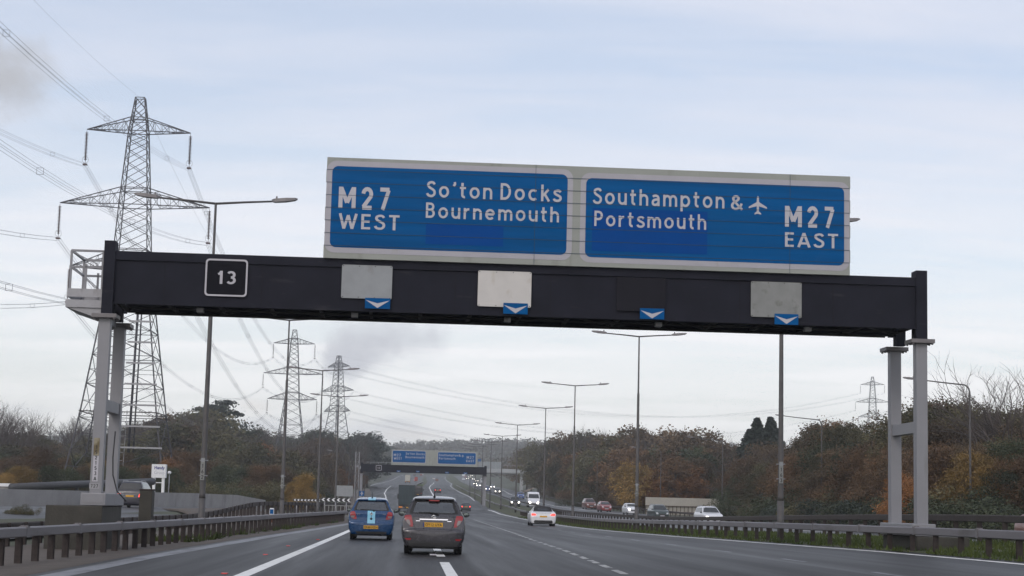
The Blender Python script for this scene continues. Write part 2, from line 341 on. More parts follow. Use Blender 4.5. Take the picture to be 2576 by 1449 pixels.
M_['grass'] = leaf_mat('grass_blades', (0.045, 0.075, 0.016), (0.10, 0.125, 0.030), 0.5)
M_['farwood'] = leaf_mat('far_wood', (0.040, 0.036, 0.022), (0.075, 0.055, 0.032), 0.06)

# ------------------------------------------------------------------ terrain: long dip, then a rise
KD = [-300, 0, 62, 200, 270, 306, 345, 410, 475, 560, 650, 836, 990, 1086, 1300, 1500, 1800, 2200, 3000, 6000]
KZ = [0, 0, 0, 0, .1, .5, 1.5, 3.4, 4.6, 6.4, 8.2, 11.4, 15, 18, 24, 33, 54, 68, 72, 72]
def _pchip():
    x = np.array(KD, float); y = np.array(KZ, float); h = np.diff(x); d = np.diff(y) / h; mm = np.zeros(len(x))
    for i in range(1, len(x) - 1):
        if d[i - 1] * d[i] > 0:
            w1 = 2 * h[i] + h[i - 1]; w2 = h[i] + 2 * h[i - 1]; mm[i] = (w1 + w2) / (w1 / d[i - 1] + w2 / d[i])
    return x, y, h, mm
_x, _y, _h, _m = _pchip()
def P(D):
    i = min(max(int(np.searchsorted(_x, D)) - 1, 0), len(_x) - 2); t = (D - _x[i]) / _h[i]; t2 = t * t; t3 = t2 * t
    return float((2*t3-3*t2+1)*_y[i] + (t3-2*t2+t)*_h[i]*_m[i] + (-2*t3+3*t2)*_y[i+1] + (t3-t2)*_h[i]*_m[i+1])
def ss(a, b, x):
    t = min(max((x - a) / (b - a), 0), 1); return t * t * (3 - 2 * t)
E_T = [(-100, 2.0), (0, -3.0), (30, -4.6), (63, -6.4), (100, -8.4), (200, -14.2), (300, -20.7), (383, -26.6), (430, -30.3), (509, -35.3), (585, -39.5), (659, -43.5), (852, -53), (1100, -62), (1300, -68)]
def interp(T, D):
    if D <= T[0][0]: a, b = T[0], T[1]
    elif D >= T[-1][0]: a, b = T[-2], T[-1]
    else:
        for i in range(len(T) - 1):
            if T[i][0] <= D <= T[i + 1][0]: a, b = T[i], T[i + 1]; break
    return a[1] + (b[1] - a[1]) * (D - a[0]) / (b[0] - a[0])
def G(x, D):
    z = P(D)
    cs = 0.036 * (1 - ss(55, 130, D))
    t = x if x < 15 else (15 - (x - 15) * 1.0 if x < 26 else 4)
    z += cs * (t if t > 0 else .25 * max(t, -9))
    z += 1.0 * math.exp(-((D - 290) / 75.0) ** 2) * ss(-7, 1, x)
    e = interp(E_T, D)
    z += 0.6 * ss(8.2, 12, e - x) * (1 - ss(170, 260, D))
    z += 3.0 * ss(14, 60, e - x) * ss(230, 400, D) * (1 - ss(700, 900, D))
    z += 13 * ss(120, 240, x) * ss(650, 950, D)
    return z
def g(x, y, dz=0.0):
    d = ray(x, y); D = 6.0; step = .25
    while D < 4500:
        if HC + d[2] * D <= G(d[0] * D, D) + dz:
            lo, hi = D - step, D
            for _ in range(24):
                mid = (lo + hi) / 2
                if HC + d[2] * mid <= G(d[0] * mid, mid) + dz: hi = mid
                else: lo = mid
            return CAM + d * hi
        step = max(.25, D * .006); D += step
    raise ValueError('ray misses the ground %s %s' % (x, y))
def line(px, dz=0.0, extra_lo=None):
    """traced ground line -> sorted list of (distance, x)"""
    T = sorted((p[1], p[0]) for p in (g(a, b, dz) for a, b in px))
    return (extra_lo or []) + T
def on(x, D, dz=0.0): return (x, D, G(x, D) + dz)

R_T = line([(2576, 1420), (2200, 1387), (1900, 1365), (1700, 1350), (1440, 1326), (1325.6, 1307.8), (1257, 1293)])
R_T = [(-60, 11.5), (20, R_T[0][1] + .6)] + [q for q in R_T]
R_T += [q for q in line([(1213, 1273.5), (1140.4, 1229.4), (1133.5, 1223.3), (1136, 1216.8), (1119, 1203.8), (1123, 1194.5)]) if q[0] > R_T[-1][0] + 5]
M1_T = [(D, interp(R_T, D) + .8) for D in (-40, 20, 36, 46)] + [(60, interp(R_T, 60) + 1.0), (76, interp(R_T, 76) + 1.2), (108, interp(R_T, 108) + 1.5)]
M1_T += [(D, interp(R_T, D) + 1.9) for D in (150, 200, 276, 330, 400, 500, 650, 850, 1100) if D > M1_T[-1][0] + 15]
DIRT_T = [(-60, -5.5), (20, -7.6), (28, -8.1), (40, -8.8), (52, -9.2), (70, -9.7), (97, -10.1), (120, -10.5), (150, -14.0), (260, -21.5), (383, -30), (440, -34.5), (536, -42.5), (650, -51), (886, -64.5), (1066, -72), (1300, -78)]
BAR_T = [(-20, -8.6), (0, -9.0), (30, -9.6), (46, -9.95), (67, -10.5), (87, -10.9), (111, -11.0), (130, -11.6), (150, -13.2), (175, -15.5)]
OC_T = [(-60, 31), (60, 28.5), (119, 27.0), (172, 25.5), (221, 21.5), (262, 17.0), (300, 13.5), (350, 10.5), (420, 7), (475, 4.5), (560, 2.5), (700, -4), (900, -14), (1100, -24), (1300, -32)]   # outer edge of the oncoming carriageway
OCI_T = [(D, interp(M1_T, D) + 5.2 + 1.0 * (1 - ss(60, 200, D))) for D in (-60, 30, 60, 120, 200, 300, 400, 600, 850, 1100, 1300)]    # inner edge of it
NL_T = line([(1036, 1239), (1036, 1224.6), (1058, 1213), (1067, 1197.5)])      # island between the two diverging branches
NR_T = line([(1057, 1237), (1059, 1230), (1075, 1211.7), (1072, 1200.5)])
TIP = (NL_T[0][0] - 18, (NL_T[0][1] + NR_T[0][1]) / 2)

def drange(a, b):
    D = a; out = []
    while D < b: out.append(D); D += 3 if D < 150 else (6 if D < 450 else 15)
    return out + [b]

def sheet(name, lf, rf, a, b, dz, mtl, cols=1, skirt=0.0, kind='structure', parent=None, label=None):
    mb = MB(); n = cols + 1; Ds = drange(a, b); vs = []; fs = []
    for D in Ds:
        l, r = lf(D), rf(D)
        for c in range(n):
            x = l + (r - l) * c / cols; vs.append((x, D, G(x, D) + dz))
        if skirt: vs.append((l - .05, D, G(l, D) + dz - skirt)); vs.append((r + .05, D, G(r, D) + dz - skirt))
    k = n + (2 if skirt else 0)
    for i in range(len(Ds) - 1):
        for c in range(cols): fs.append((i*k+c, i*k+c+1, (i+1)*k+c+1, (i+1)*k+c))
        if skirt:
            fs.append((i*k+n, i*k, (i+1)*k, (i+1)*k+n)); fs.append((i*k+n-1, i*k+n+1, (i+1)*k+n+1, (i+1)*k+n-1))
    mb.add(vs, fs, 0, True)
    o = link(name, mb.mesh(name, mtl), parent, label)
    if kind: o['kind'] = kind
    return o

# base terrain
xs = sorted(set([float(q) for q in np.arange(-66, 67, 3)] + [s * q for s in (-1, 1) for q in (72, 80, 90, 102, 118, 138, 160, 190, 230, 280, 350, 440, 560, 720, 950, 1300, 1800, 2300)]))
ys = list(np.arange(-120, 420, 4)) + list(np.arange(420, 1000, 9)) + list(np.arange(1000, 2400, 40)) + [2430]
vs = []; fs = []
for D in ys:
    for x in xs:
        ridge = (6 * math.sin(x * .013 + 1) + 5 * math.sin(x * .005 + D * .002)) * ss(1200, 1700, D)
        vs.append((x, D, G(x, D) - 0.14 + ridge))
nx = len(xs)
for j in range(len(ys) - 1):
    for i in range(nx - 1): fs.append((j*nx+i, j*nx+i+1, (j+1)*nx+i+1, (j+1)*nx+i))
gm = MB().add(vs, fs, 0, True); go = link('ground', gm.mesh('ground', M_['ground'])); go['kind'] = 'structure'

dirt = lambda D: interp(DIRT_T, D)
Redge = lambda D: interp(R_T, D)
Eedge = lambda D: interp(E_T, D)
sheet('motorway_road', dirt, lambda D: Redge(D) + 0.7, -30, 1290, 0.0, M_['asphalt'], 8, 0.25)
sheet('oncoming_road', lambda D: interp(OCI_T, D), lambda D: interp(OC_T, D), -30, 1290, 0.0, M_['asphalt_old'], 5, 0.25)
sheet('left_verge', lambda D: Eedge(D) - 7.6 - 8 * ss(90, 130, D) * (1 - ss(135, 180, D)) , lambda D: dirt(D) + .05, -30, 520, 0.012, M_['dirt'], 4, 0.1)
sheet('median_verge', lambda D: Redge(D) + 0.62, lambda D: interp(OCI_T, D) + .1, -30, 1250, 0.02, M_['verge'], 3, 0.1)
# side road on the left behind the second barrier, beside the parapet
SR_L = lambda D: Eedge(D) - 20.5 + 6 * ss(105, 150, D)
SR_R = lambda D: Eedge(D) - 9.2
sheet('side_road', SR_L, SR_R, -30, 155, 0.03, M_['asphalt_old'], 2, 0.1)
# island between the diverging branches
def nl(D): return interp([TIP] + NL_T, D)
def nr(D): return interp([TIP] + NR_T, D)
sheet('island_verge', nl, nr, TIP[0] + 1, 1180, 0.03, M_['verge'], 2, 0.05)

# ---- road markings
def marking(name, T, w, a, b, mtl, dz=0.006, dash=None, off=0.0):
    """one painted line; dash = (mark, gap)"""
    mb = MB()
    def seg(p, q):
        Ds = [D for D in drange(p, q)]; vs = []; fs = []
        for D in Ds:
            x = interp(T, D) + off
            for s_ in (-1, 1): vs.append((x + s_ * w / 2, D, G(x + s_ * w / 2, D) + dz))
        for i in range(len(Ds) - 1): fs.append((2*i, 2*i+1, 2*i+3, 2*i+2))
        mb.add(vs, fs)
    if dash:
        D = a
        while D < b: seg(D, min(D + dash[0], b)); D += dash[0] + dash[1]
    else: seg(a, b)
    o = link(name, mb.mesh(name, mtl)); o['kind'] = 'structure'; return o
marking('left_edge_line', E_T, 0.27, -20, 620, M_['line'])
marking('right_edge_line', R_T, 0.20, -20, 1150, M_['line'])
D1 = [(D, interp(E_T, D) + 3.75) for D in (-50, 30, 60, 100, 200, 300, 400)]
marking('first_lane_line', D1, 0.22, 31.4, 130, M_['line'], dash=(8.6, 4.4))
D2_T = line([(1420, 1385), (1350, 1362), (1290, 1340), (1200, 1310)])
D2 = [(-30, D2_T[0][1] + .03 * (D2_T[0][0] + 30))] + D2_T
marking('second_lane_line', D2, 0.15, 20, 160, M_['line_worn'], dash=(2.2, 1.0))
D3 = [(D, interp(R_T, D) * .55 + interp(D2, D) * .45) for D in (-30, 20, 40, 60, 80, 110, 150)]
marking('third_lane_line', D3, 0.13, 30, 150, M_['line_faint'], dash=(2.4, 6))
marking('shoulder_line', DIRT_T, 0.5, -20, 110, M_['line_faint'], off=0.55, dz=0.005)
S_T = line([(1086.6, 1240.3), (1080, 1227.3), (1082.7, 1222), (1091.8, 1214.2), (1086.6, 1203.8)])
marking('branch_lane_line', S_T, 0.32, 290, 900, M_['line'], off=0.0)
W_T = [(D, interp(E_T, D) - 7.0) for D in (560, 700, 850, 1100, 1250)]
marking('slip_edge_line', W_T, 0.3, 600, 1200, M_['line'])
OL_T = [(D, interp(OC_T, D) - 3.6) for D in (-60, 60, 119, 172, 221, 262, 300, 350, 420, 475, 560, 700, 900, 1100)]
marking('oncoming_edge_line', OL_T, 0.24, -20, 900, M_['line'])
OD_T = [(D, (interp(OC_T, D) - 3.6) * .5 + interp(OCI_T, D) * .5) for D in (-60, 60, 119, 172, 221, 262, 300, 350, 420, 475, 560, 700)]
marking('oncoming_lane_line', OD_T, 0.16, 20, 600, M_['line_worn'], dash=(3, 6))
for q in ((565, 1444), (668, 1396), (725, 1374), (800, 1358)):
    p = g(*q); b = MB(); b.bbox(-.055, .055, -.08, .08, 0, .022, .008)
    o = part('road_stud', b, M_['stud'], None); o.location = tuple(p); tag(o, 'small red reflective road stud just left of the solid white edge line', 'road stud', 'red studs beside the left edge line')
p = g(1090, 1397); b = MB(); b.bbox(-.09, .09, -.11, .11, 0, .035, .012)
tag(part('road_stud', b, M_['letter'], None), 'pale road stud in the dashed lane line behind the grey hatchback', 'road stud')
bpy.data.objects[-1] if False else None
for o in COL.objects:
    if o.get('label', '').startswith('pale road stud'): o.location = tuple(p)

# ---- grass tufts in the median and weeds on the left verge: one mass of blades each
def blades(name, n, lf, rf, a, b, hmin, hmax, seed):
    r = np.random.RandomState(seed); V = []; 
    cnt = 0
    cl = r.rand(int(n / 18), 2)
    for i in range(n):
        c = cl[r.randint(len(cl))]
        D = a + (b - a) * c[0] ** 1.5 + r.randn() * .35; D = min(max(D, a), b)
        l, rr = lf(D), rf(D); x = l + (rr - l) * min(max(c[1] + r.randn() * .05, 0), 1)
        h = (hmin + (hmax - hmin) * r.rand() ** 2); z = G(x, D) + .01; an = r.rand() * 6.28; w = .014 + .02 * r.rand() + D * .00012
        dx, dy = math.cos(an), math.sin(an); ln = r.rand() * .5 * h; bx, by = r.randn(2) * ln
        V += [(x - dx*w, D - dy*w, z), (x + dx*w, D + dy*w, z), (x + bx, D + by, z + h)]
    me = bpy.data.meshes.new(name); nn = len(V); me.from_pydata(V, [], [(i, i+1, i+2) for i in range(0, nn, 3)]); me.materials.append(M_['grass'])
    o = link(name, me); tag(o, kind='stuff'); return o
tag(blades('median_grass', 36000, lambda D: Redge(D) + .42, lambda D: interp(OCI_T, D) - .6, 34, 190, .04, .17, 3), 'rough green grass and weeds growing under the median crash barriers', 'grass')
tag(blades('verge_weeds', 2600, lambda D: dirt(D) - 2.2, lambda D: dirt(D) - .5, 55, 120, .06, .30, 5), 'thin weeds at the foot of the left crash barrier', 'grass')
tag(blades('island_grass', 3000, lambda D: nl(D) + .3, lambda D: nr(D) - .3, TIP[0] + 10, 700, .1, .5, 6), 'grass on the island between the two diverging carriageways', 'grass')

# ------------------------------------------------------------------ crash barriers
def barrier(name, label, T, a, b, top, hgt, depth, spacing, rail_m, post_m, facing, post=(.10, .08), dz=0.0, maxpost=98, base=0.0, group=None, joints=True, post_up=0.0, hts=None):
    D0 = a; x0 = interp(T, D0); root = thing(name, label, 'crash barrier', (x0, D0, G(x0, D0) + dz), 0, group)
    L0 = Vector(root.location)
    rb = MB(); Ds = drange(a, b); vs = []; fs = []
    for D in Ds:
        x = interp(T, D); z = G(x, D) + dz; s = facing
        tp = top + (hts(D) if hts else 0)
        prof = [(-depth/2, tp - hgt + .02), (-depth/2, tp - .025), (-depth/2 + .03, tp), (depth/2 - .03, tp), (depth/2, tp - .025), (depth/2, tp - hgt + .02), (depth/2 - .02, tp - hgt), (-depth/2 + .02, tp - hgt)]
        for px_, pz in prof: vs.append((x + s * px_ - L0.x, D - L0.y, z + pz - L0.z))
    k = 8
    for i in range(len(Ds) - 1):
        for c in range(k): fs.append((i*k+c, i*k+(c+1) % k, (i+1)*k+(c+1) % k, (i+1)*k+c))
    fs += [tuple(range(k)), tuple((len(Ds)-1)*k + c for c in range(k))]
    rb.add(vs, fs)
    part('rail', rb, rail_m, root)
    if joints:
        D = a + 2
        while D < min(b, 130):
            jb = MB(); x = interp(T, D); z = G(x, D) + dz + top; s = facing
            jb.box(x - depth/2 - .006 - L0.x, x + depth/2 + .006 - L0.x, D - .10 - L0.y, D + .10 - L0.y, z - hgt - .004 - L0.z, z + .008 - L0.z)
            for q in (-.07, .07):
                for w_ in (-.04, .04): jb.box(x + w_ - .015 - L0.x, x + w_ + .015 - L0.x, D + q - .015 - L0.y, D + q + .015 - L0.y, z + .006 - L0.z, z + .032 - L0.z)
            D += 4.8; part('rail_joint', jb, rail_m, root)
    D = a + .6; n = 0; first = None
    while D < b and n < maxpost:
        x = interp(T, D); z = G(x, D) + dz
        if first is None:
            pb = MB(); pb.box(-post[0]/2, post[0]/2, -post[1]/2, -post[1]/2 + .012, -.1, top - hgt*.5 + post_up); pb.box(-post[0]/2, post[0]/2, post[1]/2 - .012, post[1]/2, -.1, top - hgt*.5 + post_up); pb.box(-.008, .008, -post[1]/2 + .012, post[1]/2 - .012, -.1, top - hgt*.5 + post_up)
            o = part('post', pb, post_m, root); first = o
        else:
            o = first.copy(); COL.objects.link(o); o.parent = root
        o.location = (x - facing * -.0 - L0.x, D - L0.y, z - L0.z); n += 1
        if hts: o.scale = (1, 1, 1 + hts(D) / (top - hgt * .5 + post_up))
        D += spacing
    return root
barrier('crash_barrier', 'long grey box beam crash barrier on brown posts along the left edge of the road', BAR_T, 14, 132, .73, .2, .16, 1.35, M_['rail'], M_['rust'], 1, post=(.13, .12), maxpost=80)
BAR2_T = [(-20, -11.5), (20, -12.5), (40, -13.0), (60, -14.0), (85, -15.3), (115, -16.6), (140, -16.3), (160, -15.8), (180, -15.8)]
barrier('crash_barrier', 'dark timber coloured post and rail barrier in front of the pale parapet on the left', BAR2_T, 20, 176, .62, .26, .10, 2.0, M_['rust'], M_['rust'], 1, post=(.17, .15), maxpost=90, joints=False, post_up=.13, hts=lambda D: .62 * ss(82, 122, D))
barrier('crash_barrier', 'grey box beam crash barrier on the near side of the central reservation', M1_T, 24, 650, .64, .2, .16, 1.9, M_['rail'], M_['rust'], 1, post=(.12, .12), maxpost=98)
BARO_T = [(D, interp(OCI_T, D) - .9) for D in (-60, 30, 60, 120, 200, 300, 400, 600, 850, 1100)]
barrier('crash_barrier', 'dark rusty crash barrier on the far side of the central reservation', BARO_T, 30, 650, .86, .22, .14, 2.2, M_['rust'], M_['rust'], -1, post=(.14, .12), maxpost=98, joints=False, post_up=.10)
NB = [(D, nl(D) * .62 + nr(D) * .38) for D in np.linspace(TIP[0] + 22, 1000, 14)]
barrier('crash_barrier', 'curving grey crash barrier on the island where the carriageways part', NB, TIP[0] + 24, 900, .8, .3, .2, 9, M_['rail'], M_['rust'], 1, maxpost=50, joints=False)

# ------------------------------------------------------------------ lettering
_txt = {}
def text_geo(s, bold=0.0, spacing=1.0):
    """outline of a word as flat triangles, normalised to the unit square"""
    key = (s, bold, spacing)
    if key in _txt: return _txt[key]
    cu = bpy.data.curves.new('t', 'FONT'); cu.body = s; cu.size = 1; cu.offset = bold; cu.space_character = spacing; cu.resolution_u = 4
    o = bpy.data.objects.new('t', cu); COL.objects.link(o)
    dg = bpy.context.evaluated_depsgraph_get(); me = bpy.data.meshes.new_from_object(o.evaluated_get(dg))
    v = np.array([q.co[:] for q in me.vertices]); f = [list(p.vertices) for p in me.polygons]
    bpy.data.objects.remove(o); bpy.data.curves.remove(cu); bpy.data.meshes.remove(me)
    lo, hi = v[:, :2].min(0), v[:, :2].max(0); v = (v[:, :2] - lo) / (hi - lo)
    _txt[key] = (v, f); return _txt[key]
def letters(mb, s, a0, a1, z0, z1, y, bold=0.012, mi=0, spacing=1.0, desc=None):
    """word filling a0..a1 by z0..z1 in the plane y; desc = share of the cap height that hangs below the baseline"""
    v, f = text_geo(s, bold, spacing)
    if desc: z0 = z0 - (z1 - z0) * desc
    mb.add([(a0 + q[0] * (a1 - a0), y, z0 + q[1] * (z1 - z0)) for q in v], f, mi)

# road-sign lettering drawn as strokes: cap height 1, x-height 0.72
def _arc(cx, cy, rx, ry, a0, a1, n=9): return [(cx + rx * math.cos(math.radians(a0 + (a1 - a0) * k / n)), cy + ry * math.sin(math.radians(a0 + (a1 - a0) * k / n))) for k in range(n + 1)]
def _cat(P_, n=4):
    P_ = [P_[0]] + list(P_) + [P_[-1]]; out = []
    for i in range(1, len(P_) - 2):
        a, b, c, d = [np.array(q) for q in P_[i-1:i+3]]
        for k in range(n): t = k / n; out.append(tuple(.5 * (2*b + (c-a)*t + (2*a-5*b+4*c-d)*t*t + (3*b-a-3*c+d)*t**3)))
    return out + [tuple(P_[-1])]
_S = _cat([(.50, .80), (.42, .90), (.29, .925), (.13, .86), (.10, .72), (.19, .60), (.36, .50), (.49, .38), (.49, .20), (.38, .09), (.24, .075), (.10, .13), (.04, .24)])
_arch = lambda x0, rx: [(x0, .40)] + _arc(x0 + rx, .42, rx, .225, 180, 0) + [(x0 + 2 * rx, 0)]
GLY = {
 'o': (.64, [_arc(.32, .36, .245, .285, 90, 450, 20)]), 'c': (.58, [_arc(.32, .36, .245, .285, 48, 312, 14)]),
 'e': (.64, [[(.08, .365), (.56, .365)], _arc(.32, .36, .245, .285, 2, 318, 16)]),
 'n': (.58, [[(.075, 0), (.075, .72)], _arch(.075, .215)]), 'h': (.58, [[(.075, 0), (.075, 1)], _arch(.075, .215)]),
 'm': (.93, [[(.075, 0), (.075, .72)], _arch(.075, .195), _arch(.465, .195)]),
 'u': (.58, [[(.505, .72), (.505, 0)], [(.075, .72), (.075, .30)] + _arc(.29, .30, .215, .225, 180, 360)[1:]]),
 'r': (.40, [[(.075, 0), (.075, .72)], [(.075, .36)] + _arc(.33, .36, .255, .285, 165, 82, 6)]),
 't': (.40, [[(.16, .95), (.16, .22)] + _arc(.30, .215, .14, .14, 180, 285, 6), [(.0, .645), (.38, .645)]]),
 's': (.50, [[(x * .92, y * .72 + (.0 if y < .5 else .0)) for x, y in _S]]), 'S': (.56, [_S]),
 'a': (.55, [_cat([(.09, .57), (.16, .625), (.28, .645), (.40, .60), (.455, .49), (.46, .36), (.46, 0)]), _cat([(.46, .41), (.28, .40), (.13, .34), (.08, .22), (.12, .11), (.23, .07), (.36, .11), (.46, .22)])]),
 'p': (.64, [[(.075, .72), (.075, -.27)], _arc(.32, .36, .245, .285, 90, 450, 20)]),
 'k': (.54, [[(.075, 0), (.075, 1)], [(.46, .72), (.13, .33)], [(.22, .44), (.50, 0)]]),
 "'": (.24, [_cat([(.12, .98), (.14, .85), (.05, .74)])]), ' ': (.24, []),
 'B': (.60, [[(.075, 0), (.075, 1)], [(.075, .925), (.29, .925)] + _arc(.29, .73, .19, .195, 90, -90)[1:] + [(.075, .535)], [(.29, .53)] + _arc(.30, .302, .22, .227, 90, -90)[1:] + [(.075, .075)]]),
 'D': (.66, [[(.075, 0), (.075, 1)], [(.075, .925), (.25, .925)] + _arc(.25, .5, .33, .425, 90, -90, 14)[1:] + [(.075, .075)]]),
 'P': (.57, [[(.075, 0), (.075, 1)], [(.075, .925), (.29, .925)] + _arc(.29, .69, .21, .235, 90, -90)[1:] + [(.075, .455)]]),
 'E': (.50, [[(.075, 0), (.075, 1)], [(.075, .925), (.49, .925)], [(.075, .51), (.45, .51)], [(.075, .075), (.49, .075)]]),
 'T': (.56, [[(.28, 0), (.28, .93)], [(0, .925), (.56, .925)]]),
 'W': (.98, [[(.05, 1), (.27, .0)], [(.27, .0), (.49, .90)], [(.49, .90), (.71, .0)], [(.71, .0), (.93, 1)]]),
 'A': (.66, [[(.03, 0), (.33, .98)], [(.33, .98), (.63, 0)], [(.14, .27), (.52, .27)]]),
 'M': (.78, [[(.085, 0), (.085, 1)], [(.695, 0), (.695, 1)], [(.10, .97), (.39, .26)], [(.68, .97), (.39, .26)]]),
 '1': (.34, [_cat([(.04, .74), (.15, .81), (.22, .96)], 3), [(.225, 1), (.225, 0)]]),
 '2': (.56, [_arc(.28, .69, .20, .235, 175, -30, 10) + [(.09, .10)], [(.05, .075), (.52, .075)]]),
 '3': (.56, [_arc(.26, .72, .19, .205, 150, -90, 10), _arc(.26, .295, .215, .22, 90, -150, 10)]),
 '4': (.58, [[(.40, 0), (.40, 1)], [(.38, .94), (.06, .30)], [(.03, .27), (.57, .27)]]),
 '5': (.54, [[(.12, .925), (.47, .925)], [(.13, .96), (.10, .52)] , _arc(.26, .31, .215, .235, 130, -150, 10)]),
 '6': (.56, [_arc(.28, .30, .20, .225, 90, 450, 16), _cat([(.40, .95), (.20, .70), (.085, .40), (.08, .28)])]),
 '7': (.52, [[(.03, .925), (.49, .925)], [(.46, .90), (.17, 0)]]),
 '&': (.72, [_cat([(.68, .02), (.42, .32), (.20, .60), (.14, .76), (.20, .89), (.32, .92), (.43, .86), (.45, .74), (.36, .62), (.20, .52), (.09, .38), (.08, .22), (.18, .09), (.34, .07), (.50, .16), (.60, .32), (.64, .44)], 3)]),
}
def ribbon(mb, pts, w, y, ox, oz, sx, sz, mi):
    P_ = [np.array(q, float) for q in pts]; n = len(P_); vs = []; closed = np.linalg.norm(P_[0] - P_[-1]) < 1e-6
    for i in range(n):
        a = P_[i - 1] if i else (P_[n - 2] if closed else P_[0]); b = P_[i + 1] if i < n - 1 else (P_[1] if closed else P_[-1])
        t1 = P_[i] - a; t2 = b - P_[i]; t1 = t1 / (np.linalg.norm(t1) + 1e-9) if np.linalg.norm(t1) > 1e-9 else t2 / np.linalg.norm(t2); t2 = t2 / np.linalg.norm(t2) if np.linalg.norm(t2) > 1e-9 else t1
        t = t1 + t2; t /= np.linalg.norm(t) + 1e-9; k = 1 / max(.6, float(np.dot(t, t1))); nrm = np.array((-t[1], t[0])) * w * .5 * k
        for s in (1, -1): q = P_[i] + nrm * s; vs.append((ox + q[0] * sx, y, oz + q[1] * sz))
    mb.add(vs, [(2*i, 2*i+1, 2*i+3, 2*i+2) for i in range(n - 1)], mi)
def road_text(mb, s, a0, a1, z0, z1, y, w=.155, gap=.20, mi=0):
    """word with its capitals filling a0..a1 by z0..z1"""
    adv = sum(GLY[ch][0] for ch in s) + gap * (len(s) - 1); sx = (a1 - a0) / adv; sz = z1 - z0; x = 0; k = 0
    for ch in s:
        g_w, st = GLY[ch]
        for pts in st: ribbon(mb, pts, w, y - .0004 * (k % 4), a0 + x * sx, z0, sx, sz, mi); k += 1
        x += g_w + gap

def rounded(a0, a1, z0, z1, r, n=6):
    pts = []
    for cx, cz, st in ((a1 - r, z1 - r, 0), (a0 + r, z1 - r, 90), (a0 + r, z0 + r, 180), (a1 - r, z0 + r, 270)):
        for k in range(n + 1):
            an = math.radians(st + 90 * k / n); pts.append((cx + r * math.cos(an), cz + r * math.sin(an)))
    return pts
PLANE = [(0, .50), (.45, .30), (.45, .74), (.5, 1.0), (.55, .74), (.55, .30)]
PLANE = [(.5, 1.0), (.555, .90), (.565, .66), (1.0, .40), (1.0, .32), (.565, .44), (.555, .17), (.68, .07), (.68, .0), (.5, .045), (.32, .0), (.32, .07), (.445, .17), (.435, .44), (.0, .32), (.0, .40), (.435, .66), (.445, .90)]

